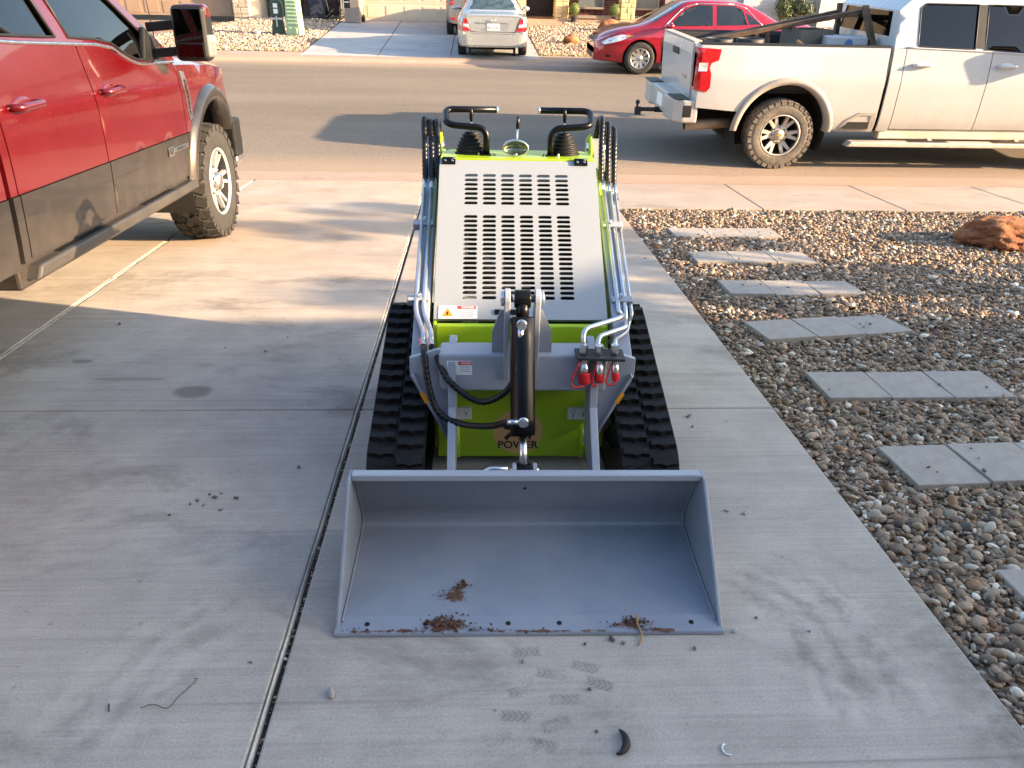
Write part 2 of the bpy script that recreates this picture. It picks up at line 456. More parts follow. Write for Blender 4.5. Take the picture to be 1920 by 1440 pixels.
# --- terrain: one sheet to the horizon, following the near slope
m = MB(); xs = [-1500, -60, -14, 0, 14, 60, 1500]
def ter(y): return (PIV-max(y, -14))*math.tan(SLOPE)-.13 if y < PIV else (-.13 if y < FAR_Y else far_z(min(y, 60))-.17)
ys = [-1500, -60, -14, 0, 5, PIV, 14, FAR_Y, 30, 60, 1500]
m.grid([[V(x_, y_, ter(y_)) for x_ in xs] for y_ in ys], False)
tag(m.build('terrain', SOIL), 'bare brown desert soil under the street and yards', None, kind='structure')

# --- road
m = MB(); rows = []
for i in range(13):
    t = i/12; y_ = 9.42 + (19.55-9.42)*t
    rows.append([V(x_, y_, -.012 + .05*math.sin(math.pi*t)) for x_ in (-120, -20, 0, 20, 120)])
m.grid(rows); tag(m.build('road', ASPHALT), 'brown grey asphalt street', kind='structure')

# --- near driveway: dark bed with separate slabs
drv = MB().box(-4.6, 1.392, -3.2, 8.84, -.14, -.022).build('driveway', JOINT, None, M=DR)
tag(drv, 'concrete driveway of broom finished slabs', kind='structure')
cols = [(-4.55, -2.475), (-2.445, -.552), (-.524, 1.392)]
rws = [(-3.2, -.9), (-.89, 1.12), (1.128, 3.157), (3.165, 5.157), (5.165, 7.215), (7.223, 8.835)]
for x0, x1 in cols:
    for y0, y1 in rws:
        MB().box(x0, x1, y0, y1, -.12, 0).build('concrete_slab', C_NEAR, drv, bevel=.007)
# caulk beads of the long joints, lumpy
def bead(x0, x1, gap):
    m = MB(); rows = []
    for i in range(240):
        y_ = 1.0 + i*7.83/239; w_ = (x1-x0)*(.85+.25*noise.noise((y_*3, x0, 0))); h_ = -.004 + .004*noise.noise((y_*9, 1, x0))
        rows.append([V(x0, y_, -.02), V(x0+.002, y_, h_-.002), V(x0+w_*.5, y_, h_+.002), V(x0+w_-.002, y_, h_-.003), V(x0+w_, y_, -.022)])
    m.grid(rows); m.build('joint_filler', CAULK, drv)
bead(-2.474, -2.446, 0); bead(-.551, -.538, 1)

# --- gutter and walk on the near side
m = MB(); gx = [-40, -8, -2.5, -.6, 1.4, 4.3, 8, 40]
prof = [(8.845, -.002), (9.0, -.012), (9.25, -.010), (9.47, -.001)]
m.grid([[V(x_, y_, z_) for x_ in gx] for y_, z_ in prof])
m.grid([[V(x_, 9.47, z_) for x_ in gx] for z_ in (-.001, -.10)], False)
tag(m.build('gutter', C_CURB, None, M=DR), 'pink stained concrete gutter along the street', kind='structure')
wk = MB().box(1.40, 40, 7.52, 8.838, -.14, -.022).build('sidewalk', JOINT, None, M=DR)
tag(wk, 'concrete sidewalk beside the yard', kind='structure')
x_ = 1.402
while x_ < 22:
    MB().box(x_, x_+1.445, 7.53, 8.835, -.12, 0).build('concrete_slab', C_WALK, wk, bevel=.008); x_ += 1.455
wk2 = MB().box(-40, -4.61, 7.52, 8.838, -.14, -.004).build('sidewalk', C_WALK, None, M=DR)
tag(wk2, 'concrete sidewalk beyond the red pickup', kind='structure')

# --- far kerb, far walk and far driveway
m = MB()
kp = [(19.55, -.06), (19.55, -.004), (19.75, .0), (19.86, .055), (19.95, .062), (20.95, .066)]
m.grid([[V(x_, y_, z_) for x_ in (-60, -10, -4.4, 2, 10, 60)] for y_, z_ in kp], False)
tag(m.build('far_sidewalk', C_CURB), 'pink stained kerb and walk across the street', kind='structure')
fd = MB().prism([(-4.28, 19.9), (1.62, 19.9), (1.62, 29.6), (-4.5, 29.6)], 'z', -.08, 0).build('far_driveway', JOINT, None)
for v_ in fd.data.vertices: v_.co.z += far_z(v_.co.y) - (.012 if v_.co.z > -.04 else 0)
tag(fd, 'grey concrete driveway across the street', kind='structure')
def fslab(p):
    o = MB().prism(p, 'z', -.08, 0).build('concrete_slab', C_FAR, fd)
    for v_ in o.data.vertices: v_.co.z += far_z(v_.co.y) + .008
    b_ = o.modifiers.new('bevel', 'BEVEL'); b_.width = .01; b_.segments = 1
for ya, yb in ((19.92, 22.9), (22.92, 26.2), (26.22, 29.55)):
    def LX(y_): return -4.24 - .03*(y_-20.9)
    def JX(y_): return -2.36 - .018*(y_-20)
    fslab([(LX(ya), ya), (JX(ya)-.012, ya), (JX(yb)-.012, yb), (LX(yb), yb)])
    fslab([(JX(ya)+.012, ya), (-.60, ya), (-.60, yb), (JX(yb)+.012, yb)])
    fslab([(-.585, ya), (1.60, ya), (1.60, yb), (-.585, yb)])
# paved entry walk in front of the porch
ew = MB().box(1.2, 3.0, 28.3, 31.6, far_z(29)-.06, far_z(31)+.02).build('entry_walk', C_CURB); tag(ew, 'short tan walk to the porch across the street', kind='structure')

# ------------------------------------------------------------------ gravel
def ico(sub):
    bm = bmesh.new(); bmesh.ops.create_icosphere(bm, subdivisions=sub, radius=1)
    v_ = np.array([p.co for p in bm.verts]); f_ = np.array([[q.index for q in p.verts] for p in bm.faces]); bm.free(); return v_, f_
I1, I2 = ico(1), ico(2)
def pebble_mesh(name, P, size, base, flat=(.36, .70)):
    """P: (n,3) centres; one mesh of n uneven pebbles"""
    bv, bf = base; n = len(P); k = len(bv)
    sc = size[:, None]*np.stack([RNG.uniform(.8, 1.4, n), RNG.uniform(.6, 1.0, n), RNG.uniform(flat[0], flat[1], n)], 1)
    lump = RNG.normal(0, 1, (n, 3, 3)); s_ = np.einsum('nij,kj->nik', lump, bv).transpose(0, 2, 1)   # n,k,3
    rad = 1 + .10*np.sin(s_[:, :, 0]*1.7) + .07*np.sin(s_[:, :, 1]*2.3)
    vv = bv[None]*rad[:, :, None]*sc[:, None]
    th = RNG.uniform(0, 2*np.pi, n); ti = RNG.normal(0, .35, n); tj = RNG.normal(0, .35, n)
    def rot(v_, a_, i, j):
        c, s2 = np.cos(a_)[:, None], np.sin(a_)[:, None]; o = v_.copy()
        o[:, :, i] = c*v_[:, :, i]-s2*v_[:, :, j]; o[:, :, j] = s2*v_[:, :, i]+c*v_[:, :, j]; return o
    vv = rot(rot(rot(vv, ti, 1, 2), tj, 0, 2), th, 0, 1) + P[:, None]
    ff = (bf[None] + (np.arange(n)*k)[:, None, None]).reshape(-1, 3)
    me = bpy.data.meshes.new(name); me.vertices.add(n*k); me.vertices.foreach_set('co', vv.reshape(-1).astype('f'))
    me.loops.add(ff.size); me.loops.foreach_set('vertex_index', ff.reshape(-1).astype('i'))
    me.polygons.add(len(ff)); me.polygons.foreach_set('loop_start', np.arange(0, ff.size, 3, dtype='i'))
    me.polygons.foreach_set('use_smooth', np.ones(len(ff), bool)); me.update(calc_edges=True)
    return me
def stone_mat(name, stops, rnd='island'):
    a = Mat(name); r_ = a.island() if rnd == 'island' else a.objrand()
    col = a.ramp(r_, stops); n_ = a.noise(60, 4, .65)
    col = a.mix(col, (.05, .045, .04), n_.ramp(.5, .8)*.35)
    col = a.mix(col, (.30, .19, .12), a.noise(.8, 5, .7, off=4.).ramp(.5, .75)*.35)
    a.set(Base_Color=col, Roughness=(r_*.3+.55)); a.bump(n_, .25, .004); return a.m
ST = [(0, (.10, .085, .07)), (.14, (.24, .19, .15)), (.28, (.15, .125, .10)), (.40, (.33, .265, .20)), (.52, (.19, .165, .145)), (.62, (.25, .165, .12)),
      (.70, (.37, .31, .255)), (.78, (.13, .115, .11)), (.86, (.28, .24, .20)), (.955, (.42, .38, .33)), (.99, (.60, .57, .52))]
PEB = stone_mat('river_pebbles', [(p, tuple(.62*(.21*q+(v-.21)*1.45+.21*(1-q)) if False else max(.025, (v-.20)*1.45*q+.165*q) for v, q in zip(c, (1.0, .955, .89)))) for p, c in ST])
PEB_FAR = stone_mat('far_gravel', [(p, (min(1, c[0]*1.5), c[1]*1.4, c[2]*1.28)) for p, c in ST])
PAVERS = [(-.0, 6.41, .305, .6), (-.02, 5.62, .305, .4), (.0, 4.845, .305, .8), (-.06, 4.03, .305, 9.5), (.0, 3.255, .305, .2), (.01, 2.485, .305, 3.5), (.015, 1.67, .305, 1.0)]
YARD_X0 = 1.398
def yard_height(P):
    return np.array([.5*noise.noise((p[0]*.9, p[1]*.9, 0))+.5*noise.noise((p[0]*2.6, p[1]*2.6, 3)) for p in P])
def scatter(n, y0, y1, xmax):
    P = np.stack([RNG.uniform(YARD_X0+.012, xmax, n), RNG.uniform(y0, y1, n)], 1); return P
def vis(P, pad=.45):                                     # keep what the camera's side could see
    return P[:, 0] < YARD_X0 + pad + .55 + (P[:, 1]-1.0)*.74
def gravel_zone(y0, y1, dens, base, size, name):
    A = (y1-y0)*(6.8-YARD_X0); P = scatter(int(A*dens), y0, y1, 6.8); P = P[vis(P)]
    n = len(P); s_ = np.clip(RNG.lognormal(math.log(size), .42, n), size*.4, size*2.6)
    z_ = -.036 + RNG.uniform(0, .022, n) + yard_height(P)*.010
    z_ -= np.clip((YARD_X0+.07-P[:, 0])/.07, 0, 1)*.012    # settles at the slab's edge
    me = pebble_mesh(name, np.column_stack([P, z_]), s_, base)
    o = link(name, me, PEB, None, M=DR)
    return tag(o, 'loose river pebbles filling the yard beside the stepping pavers', None, kind='stuff')
gravel_zone(1.0, 3.4, 6000, I2, .0108, 'gravel')
gravel_zone(3.4, 5.2, 5000, I1, .0120, 'gravel')
gravel_zone(5.2, 7.52, 4000, I1, .0136, 'gravel')
m = MB().box(YARD_X0, 16, -3, 7.525, -.12, -.034).build('yard_bed', SOIL, None, M=DR); tag(m, 'soil under the pebbles', kind='structure')

a = Mat('paver_concrete'); n1 = a.noise(14, 6, .7); n2 = a.noise(160, 3, .6)
col = a.mix((.24, .215, .188), (.37, .335, .295), (n1.ramp(.3, .7)*.5+n2*.5).sat()); col = a.mix(col, (.12, .10, .09), n2.ramp(.62, .75)*.4)
col = a.mix(col, (.40, .30, .22), a.noise(3, 4, .6, off=2.).ramp(.5, .8)*.3)
a.set(Base_Color=col, Roughness=.85); a.bump(n2+n1*.5, .5, .005); PAVER = a.m
ORD = ['nearest the street', 'second from the street', 'third from the street', 'fourth from the street', 'fifth from the street', 'sixth from the street', 'nearest the camera']
SIDE = ['beside the driveway', 'in the middle', 'on the far right']
for i, (dx, y0, s_, tilt) in enumerate(PAVERS):
    for k in range(3):
        x0 = 1.705 + dx + k*.312
        Mx = DR @ Matrix.Translation((x0+s_/2, y0+s_/2+k*math.sin(R(tilt))*.312, -.008+.005*random.uniform(-1, 1))) @ Matrix.Rotation(R(tilt), 4, 'Z') @ Matrix.Rotation(R(random.uniform(-1.3, 1.3)), 4, 'X') @ Matrix.Rotation(R(random.uniform(-.7, .7)), 4, 'Y')
        o = MB().box(-s_/2, s_/2, -s_/2, s_/2, -.045, .012).build('paver', PAVER, None, bevel=.004, M=Mx)
        tag(o, f'square grey paver {SIDE[k]} of the row {ORD[i]}', 'paver', 'stepping pavers in the pebble yard')

# far gravel beds
def far_bed(pts, n, name, label):
    m = MB().prism(pts, 'z', -.1, 0).build(name+'_bed', SOIL)
    for v_ in m.data.vertices: v_.co.z += far_z(v_.co.y) + .0
    tag(m, 'soil under the far gravel', kind='structure')
    xs = [p[0] for p in pts]; ys = [p[1] for p in pts]
    P = np.stack([RNG.uniform(min(xs), max(xs), n), RNG.uniform(min(ys), max(ys), n)], 1)
    P = P[[inpoly(p, pts) for p in P]]
    z_ = np.array([far_z(p[1]) for p in P]) + .008 + RNG.uniform(0, .02, len(P))
    me = pebble_mesh(name, np.column_stack([P, z_]), np.clip(RNG.lognormal(math.log(.028), .3, len(P)), .012, .06), I1)
    tag(link(name, me, PEB_FAR), label, kind='stuff')
far_bed([(-9.5, 20.97), (-4.30, 20.97), (-4.54, 29.4), (-7.5, 29.4)], 9000, 'gravel', 'tan gravel beside the far driveway around the utility boxes')
far_bed([(1.63, 20.97), (14, 20.97), (14, 29.9), (1.63, 29.9)], 16000, 'gravel', 'tan gravel in front of the brick porch across the street')
# ================================================================== TRACKED MINI LOADER
GREY = pm('loader_grey_paint', (.30, .325, .375), .38, var=.05, scale=2.5, bump=.04, bscale=160, dust=(.36, .33, .30), dustamt=.22)
a = Mat('bucket_grey_paint'); x, y, z = a.xyz()
n1 = a.noise(2.2, 6, .65); n2 = a.noise(30, 5, .7, off=4.); sc = a.noise(1., 3, .6, stretch=(90, 3, 3), off=8.).ramp(.66, .74)
col = a.mix((.195, .22, .262), (.25, .275, .318), n1.ramp(.3, .7))
col = a.mix(col, (.34, .33, .32), (a.noise(5, 6, .75, off=2.).ramp(.45, .8)*.35 + sc*.18*y.ramp(2.1, 1.8)).sat())
mudm = None
for px, py, rx, ry in ((-.24, 1.735, .075, .024), (-.20, 1.90, .016, .018), (-.235, 1.855, .04, .04), (.30, 1.735, .05, .02), (-.42, 1.713, .13, .007), (.02, 1.710, .18, .005), (.38, 1.711, .07, .008)):
    dd = (((x-px)/rx)**2.0 + ((y-py)/ry)**2.0).sqrt(); q_ = (dd + (n2-.5)*4.2).ramp(.95, .45); mudm = q_ if mudm is None else mudm._m('MAXIMUM', q_)
col = a.mix(col, (.12, .058, .035), mudm)
a.set(Base_Color=col, Roughness=(n1*.15+.32+mudm*.45).sat()); a.bump(a.noise(120, 3, .6)*.12 + mudm*1.2*n2, .35, .004); BUCKET = a.m
HOOD = pm('hood_grey_paint', (.275, .300, .322), .42, var=.025, scale=2, bump=.03, bscale=200)
GREEN = pm('lime_green_paint', (.34, .53, .006), .30, var=.05, scale=3, coat=.3, bump=.03, bscale=150, dust=(.4, .4, .2), dustamt=.12)
BLACK = pm('black_paint', (.0035, .0035, .0042), .30, var=.2, spec=.22)
DARK = pm('dark_steel', (.018, .02, .02), .6, var=.3)
CHASSIS = pm('chassis_green_black', (.018, .028, .014), .55, var=.3)
RUBBER = pm('track_rubber', (.0065, .0065, .0075), .62, var=.35, scale=14, bump=.35, bscale=110, dust=(.035, .033, .033), dustamt=.2, spec=.25)
HOSE = pm('hose_wrap', (.006, .006, .0075), .36, var=.2, scale=30, spec=.35)
BOOT = pm('rubber_boot', (.006, .006, .006), .55, var=.2, spec=.25)
CHROME = pm('bright_zinc', (.62, .62, .62), .28, 1.0, var=.12, scale=25)
STEELP = pm('zinc_pipe', (.55, .57, .60), .34, .85, var=.12, scale=12)
REDP = pm('red_plastic', (.62, .015, .018), .38, var=.12, scale=30)
WHITEL = pm('label_white', (.72, .72, .71), .45, var=.04)
REDL = pm('label_red', (.60, .03, .05), .45, var=.05)
ORANGEL = pm('label_orange', (.80, .30, .01), .45, var=.05)
INK = pm('label_ink', (.015, .015, .015), .5)
INKG = pm('label_grey_ink', (.30, .31, .33), .5)

LY = 2.9
LM = DR @ Matrix.Translation((.157, 1.71, 0)) @ Matrix.Rotation(R(-.85), 4, 'Z') @ Matrix.Translation((0, LY-1.71, 0))
loader = thing('mini_loader', 'lime green and grey tracked mini loader parked on the driveway with its bucket down', 'loader', LM)
SH = Matrix.Translation((0, -LY, 0))
def lp(mb, name, mat, parent=None, bevel=0.0, seg=2, label=None):
    o = mb.build(name, mat, parent or loader, bevel, seg, None if parent else SH)
    if label: o['label'] = label
    return o

# --- bucket
HW = .5525
def poly_thick(line, t):
    """closed outline of a bent sheet, thickness t below"""
    P = [Vector(p) for p in line]; n = []
    for i in range(len(P)):
        d = (P[min(i+1, len(P)-1)]-P[max(i-1, 0)]).normalized(); n.append(Vector((d.y, -d.x)))
    return [tuple(p) for p in P] + [tuple(p+q*t) for p, q in reversed(list(zip(P, n)))]
shell = [(1.745, .016), (1.85, .020), (1.95, .024), (2.05, .034)] + [tuple(p) for p in rounded([(2.05, .034, 0), (2.185, .050, 0), (2.185, .10, 0), (2.085, .300, 0)], .022, 3)[1:]]
shell = [(p[0], p[1]) for p in shell]
bucket = lp(MB().prism(poly_thick(shell, .009), 'x', -HW, HW), 'bucket', BUCKET)
for p in bucket.data.polygons: p.use_smooth = False
for s in (-1, 1):
    a, b = (s*HW, s*(HW+.011))
    lp(MB().prism([(1.712, .006), (1.735, .03), (2.045, .316), (2.105, .316), (2.205, .10), (2.195, .035), (2.15, .006)], 'x', min(a, b), max(a, b)), 'side_plate', BUCKET, bucket, .003)
    # weld bead down the inner corner
    w_ = MB(); pts = [(s*(HW-.004), y_+.004*0, z_+.004) for y_, z_ in shell]
    w_.tube(bez(pts, 8), [.004+.0016*noise.noise((i*.7, s, 0)) for i in range(len(bez(pts, 8)))], 6); lp(w_, 'weld_bead', BUCKET, bucket)
lp(MB().box(-HW, HW, 2.062, 2.098, .298, .321), 'top_lip', GREY, bucket, .004)
ce = lp(MB().prism([(1.702, .002), (1.768, .006), (1.768, .022), (1.706, .012)], 'x', -.566, .566), 'cutting_edge', BUCKET, bucket, .002)
HOLE = pm('bolt_hole', (.004, .004, .004), .9)
for hx_ in (-.475, -.305, -.065, .085, .285, .475):
    lp(MB().cyl((hx_, 1.738, .012), (hx_, 1.7375, .0182), .0075, n=14), 'bolt_hole', HOLE, bucket)
lp(MB().cyl((-.005, 2.112, .240), (-.005, 2.120, .243), .005, n=12), 'bolt_hole', HOLE, bucket)
for hx_ in (-.165, .175):
    lp(MB().box(hx_-.055, hx_+.055, 2.152, 2.192, .20, .262), 'latch_plate', GREY, bucket, .006)
lp(MB().tube(rounded([(-.15, 2.17, .255), (-.12, 2.17, .282), (-.06, 2.165, .282)], .02), .008, 8), 'latch_lever', CHROME, bucket)

# --- tracks
def track_path(extra, n):
    pts = []
    for cy_, cz_, r_ in ((2.40, .135, .105), (3.44, .135, .105), (3.13, .335, .13)):
        pts += [(cy_+(r_+extra)*math.cos(t*math.pi/40), cz_+(r_+extra)*math.sin(t*math.pi/40)) for t in range(80)]
    pts = sorted(set(pts)); cr = lambda o, a, b: (a[0]-o[0])*(b[1]-o[1])-(a[1]-o[1])*(b[0]-o[0])
    def half(q):
        h = []
        for p in q:
            while len(h) > 1 and cr(h[-2], h[-1], p) <= 0: h.pop()
            h.append(p)
        return h[:-1]
    hull = half(pts) + half(pts[::-1]); H = [Vector(p) for p in hull]; H.append(H[0])
    L = [0]
    for a, b in zip(H, H[1:]): L.append(L[-1]+(b-a).length)
    out, j = [], 0
    for i in range(n):
        t = L[-1]*i/n
        while L[j+1] < t: j += 1
        k = (t-L[j])/max(1e-9, L[j+1]-L[j]); p = H[j].lerp(H[j+1], k); d = (H[j+1]-H[j]).normalized(); out.append((p, d))
    return out
def lug_mesh(sg):
    m = MB(); w2 = .094
    pl = [(0, -.017), (w2*.35, -.020), (w2*.5, -.012), (w2*.75, -.024), (w2, -.016), (w2, .012), (w2*.7, .014), (w2*.5, .022), (w2*.3, .012), (0, .016)]
    n = len(pl); vs = [(sg*a, b, 0) for a, b in pl] + [(sg*(a*.93+.003), b*.78, .022) for a, b in pl]
    m.add(vs, [tuple(range(n, 2*n))] + [(i, (i+1) % n, (i+1) % n+n, i+n) for i in range(n)])
    me = m.mesh('lug'); bm = bmesh.new(); bm.from_mesh(me); bmesh.ops.recalc_face_normals(bm, faces=bm.faces); bm.to_mesh(me); bm.free()
    me.materials.append(RUBBER); return me
LUGS = {1: lug_mesh(1), -1: lug_mesh(-1)}
for s in (-1, 1):
    xa, xb = sorted((s*.345, s*.545)); xc = (xa+xb)/2
    outer = track_path(.028, 120); inner = track_path(.006, 120); m = MB()
    rows = [[V(xa, o[0].x, o[0].y), V(xb, o[0].x, o[0].y), V(xb, i[0].x, i[0].y), V(xa, i[0].x, i[0].y), V(xa, o[0].x, o[0].y)] for o, i in zip(outer, inner)]
    m.grid(rows + [rows[0]], False)
    tr = lp(m, 'rubber_track', RUBBER)
    N = 46; pth = track_path(.026, N*2)
    for i, (p, d) in enumerate(pth):
        sg = 1 if i % 2 else -1
        nrm = Vector((d.y, -d.x))
        Mx = Matrix(((1, 0, 0, xc+sg*.003), (0, d.x, nrm.x, p.x), (0, d.y, nrm.y, p.y), (0, 0, 0, 1)))
        o = bpy.data.objects.new('lug', LUGS[sg]); COL.objects.link(o); o.parent = tr; o.matrix_basis = Mx
    for nm, cy_, cz_, r_ in (('idler_wheel', 2.40, .135, .10), ('idler_wheel', 3.44, .135, .10), ('drive_sprocket', 3.13, .335, .125), ('roller', 2.75, .085, .05), ('roller', 3.05, .085, .05)):
        lp(MB().lathe([(.02, -.01), (r_*.5, 0), (r_*.9, .01), (r_, .02), (r_, .15), (r_*.9, .16), (.02, .17)], (xa+.02, cy_, cz_), (1, 0, 0), 28), nm, DARK, tr)
    lp(MB().prism([(2.46, .09), (3.38, .09), (3.38, .19), (3.05, .27), (2.5, .18)], 'x', xc-.05, xc+.05), 'track_frame', CHASSIS, tr, .01)

# --- body
side = [(2.70, .06), (2.70, .42), (2.755, .56), (3.375, 1.058), (3.66, 1.085), (3.66, .12)]
for s in (-1, 1):
    lp(MB().prism(side, 'x', *sorted((s*.322, s*.336))), 'side_panel', GREEN, None, .004)
lp(MB().box(-.318, .318, 2.74, 3.62, .05, .36).box(-.318, .318, 3.45, 3.62, .3, .98), 'chassis', CHASSIS, None, .01)
ENG = pm('engine_metal', (.07, .07, .075), .5, .6, var=.4, scale=12)
eng = MB().box(-.22, .05, 2.95, 3.30, .36, .66).box(.07, .25, 3.0, 3.3, .36, .70).cyl((-.12, 3.05, .66), (-.12, 3.05, .76), .06).cyl((-.24, 2.95, .60), (-.24, 3.25, .80), .03)
lp(eng, 'engine', ENG, None, .01)
lp(MB().box(-.23, -.165, 2.90, 3.05, .46, .62), 'filter_can', pm('filter_white', (.55, .55, .53), .5))
fp = lp(MB().box(-.322, .322, 2.665, 2.70, .035, .415), 'front_panel', GREEN, None, .006)
lp(MB().box(-.322, .322, 2.72, 2.75, .40, .574), 'upper_panel', GREEN, None, .005)
for s in (-1, 1):
    m = MB(); m.tube(bez([(s*.243, 2.67, .055), (s*.243, 2.635, .06), (s*.243, 2.615, .115), (s*.243, 2.635, .17), (s*.243, 2.67, .18)], 6), .010, 8)
    lp(m, 'tie_down_eye', GREEN, fp)
# hood with louvre slots
P0, P1 = Vector((0, 2.762, .584)), Vector((0, 3.384, 1.078)); hd = (P1-P0).normalized(); hn = Vector((0, -hd.z, hd.y)); HL = (P1-P0).length
slots = []
def slot(u0, u1, v_):
    r_ = .0076; slots.append([(u0+r_*.2, v_-r_*.75), (u0+r_, v_-r_), (u1-r_, v_-r_), (u1-r_*.2, v_-r_*.75), (u1, v_), (u1-r_*.2, v_+r_*.75), (u1-r_, v_+r_), (u0+r_, v_+r_), (u0+r_*.2, v_+r_*.75), (u0, v_)])
vt = HL*(1.026-.584)/(1.078-.584); vb = HL*(.934-.584)/(1.078-.584); v2 = HL*(.890-.584)/(1.078-.584); v3 = HL*(.645-.584)/(1.078-.584)
for c in range(6):
    u0 = -.226+c*.0762
    for k in range(7): slot(u0, u0+.056, vt+(vb-vt)*k/6)
    for k in range(18): slot(u0, u0+.056, v2+(v3-v2)*k/17)
m = MB(); hp_ = [(-.333, 0), (.333, 0), (.333, HL), (-.333, HL)]
vs_, tri_, lp_ = tri2d(hp_, slots, .25)
Pq = [P0 + hd*b + Vector((a, 0, 0)) for a, b in vs_]
m.add(Pq, tri_)
for l in lp_:
    n = len(l); m.add([Pq[i] for i in l]+[Pq[i]-hn*.004 for i in l], [(i, (i+1) % n, (i+1) % n+n, i+n) for i in range(n)])
m.add([Pq[0]-hn*0]*0, [])
hood = lp(m, 'hood', HOOD)
for s in (-1, 1):    # folded hood edges
    lp(MB().bar(P0+Vector((s*.331, 0, 0))-hn*.010, P1+Vector((s*.331, 0, 0))-hn*.010, .004, .018, hn), 'folded_edge', HOOD, hood)
lp(MB().bar(P0+Vector((-.333, 0, 0))-hn*.008+hd*.002, P0+Vector((.333, 0, 0))-hn*.008+hd*.002, .004, .014, hn), 'folded_edge', HOOD, hood)
def hoodM(x_, v_, off=.0015): # frame lying on the hood: x across, y up the hood
    o = P0+hd*v_+hn*off+Vector((x_, 0, 0)); return Matrix(((1, 0, 0, o.x), (0, hd.y, hn.y, o.y), (0, hd.z, hn.z, o.z), (0, 0, 0, 1)))
def plate(parent, M, w_, h_, mat, name='label', t=.0006, M2=True):
    o = MB().box(-w_/2, w_/2, -h_/2, h_, -.0002, t).build(name, mat, parent, 0, 2, M) if False else MB().box(-w_/2, w_/2, -h_/2, h_/2, -.0002, t).build(name, mat, parent, 0, 2, M)
    return o
for s in (-1, 1):
    hg = lp(MB().box(-.028, .028, -.022, .004, 0, .008, hoodM(s*.282-.012, HL-.004)).cyl(hoodM(s*.282-.04, HL+.002) @ V(0, 0, .006), hoodM(s*.282+.016, HL+.002) @ V(0, 0, .006), .006), 'hinge', BLACK, hood)
    for k in (-1, 1):
        q = hoodM(s*.282-.012+k*.015, HL-.013); lp(MB().cyl(q @ V(0, 0, .007), q @ V(0, 0, .012), .005, n=8), 'bolt', CHROME, hood)
hl_ = hoodM(-.055, .030)
lp(MB().box(-.045, .045, -.010, .012, 0, .004, hl_), 'latch', BLACK, hood)
# stickers on the hood
st = plate(hood, hoodM(-.241, .030), .148, .058, WHITEL, 'warning_label')
T = lambda x_, y_, z_=.0009: Matrix.Translation((x_, y_, z_))
def poly_label(parent, pts, mat, M, name='print'):
    me = bpy.data.meshes.new(name); me.from_pydata([(p[0], p[1], 0) for p in pts], [], [tuple(range(len(pts)))]); me.materials.append(mat)
    return link(name, me, None, parent, 0, 2, M)
def warn_print(parent, tri_x, txt_x, w_, h_):
    poly_label(parent, [(-.022, -.018), (.022, -.018), (0, .022)], ORANGEL, T(tri_x, -.001))
    poly_label(parent, [(-.004, -.010), (.004, -.010), (.003, .006), (-.003, .006)], INK, T(tri_x, -.003, .0012))
    poly_label(parent, [(-w_/2, -.007), (w_/2, -.007), (w_/2, .007), (-w_/2, .007)], REDL, T(txt_x, h_/2-.008))
    letters('DANGER', .012, WHITEL, parent, T(txt_x+.005, h_/2-.008, .0012), bold=.0004)
    for k in range(4):
        poly_label(parent, [(-w_*.4, -.0016), (w_*(.4-.06*(k % 2)), -.0016), (w_*(.4-.06*(k % 2)), .0016), (-w_*.4, .0016)], INKG, T(txt_x, h_/2-.0215-k*.0088))
# dress the hood sticker (frame of the sticker = its own)
warn_print(st, -.040, .033, .072, .058)
# deck
deck = lp(MB().prism([(-.333, 3.386), (.333, 3.386), (.333, 3.56), (.30, 3.64), (-.30, 3.64), (-.333, 3.56)], 'z', 1.066, 1.086), 'deck', GREEN, None, .004)
for s in (-1, 1):
    c = V(s*.205+.004, 3.54, 1.086); m = MB()
    prof = []
    for k in range(25):
        t = k/24; prof.append((.070-.040*t**1.5 + .0045*math.cos(k*math.pi/2) + (-.014 if k == 24 else 0), .092*t))
    m.lathe(prof, c, (s*-.02, .0, 1), 24); lp(m, 'joystick_boot', BOOT, deck)
    lv = lp(MB().cyl(c+V(0, 0, .085), c+V(s*.0, .0, .135), .004), 'joystick', CHROME, deck)
    lp(MB().ellipsoid(c+V(0, 0, .158), (.0085, .0085, .032)), 'grip', BLACK, lv)
    q = [(s*.140, 3.475, 1.084), (s*.140, 3.475, 1.200), (s*.312, 3.475, 1.212), (s*.325, 3.61, 1.262), (s*.095, 3.61, 1.262)]
    q = [(a+.006, b, cc) for a, b, cc in q]
    hn_ = lp(MB().tube(rounded(q, .045, 7), .0145, 12), 'handle_bar', BLACK, None)
    lp(MB().cyl(V(*q[-1])+V(s*.002, 0, 0), V(*q[-1])-V(s*.006, 0, 0), .0152, n=16), 'end_cap', STEELP, hn_)
    lp(MB().box(q[0][0]-.022, q[0][0]+.022, 3.455, 3.497, 1.084, 1.092), 'flange', BLACK, hn_, .002)
    for dx in (-.034, .034): lp(MB().cyl((q[0][0]+dx, 3.475, 1.086), (q[0][0]+dx, 3.475, 1.096), .006, n=6, smooth=False), 'bolt', CHROME, deck)
lp(MB().cyl((.0, 3.60, 1.085), (.006, 3.62, 1.19), .0045), 'throttle_lever', CHROME, deck)
lp(MB().lathe([(.004, 0), (.008, .006), (.0075, .05), (.003, .056)], (.005, 3.617, 1.18), (.05, .14, 1), 12), 'lever_grip', BLACK, deck)
lm = MB().lathe([(.002, .05), (.036, .04), (.056, .012), (.058, 0), (.054, -.004), (.050, -.002)], (0, 0, 0), (0, 1, 0), 32, caps=False)
M_l = Matrix.Translation((-.008, 3.44, 1.122)) @ Matrix.Rotation(R(12), 4, 'X') @ Matrix.Diagonal((1, .9, .62, 1))
lamp = lm.build('headlamp', CHROME, deck, 0, 2, M_l)
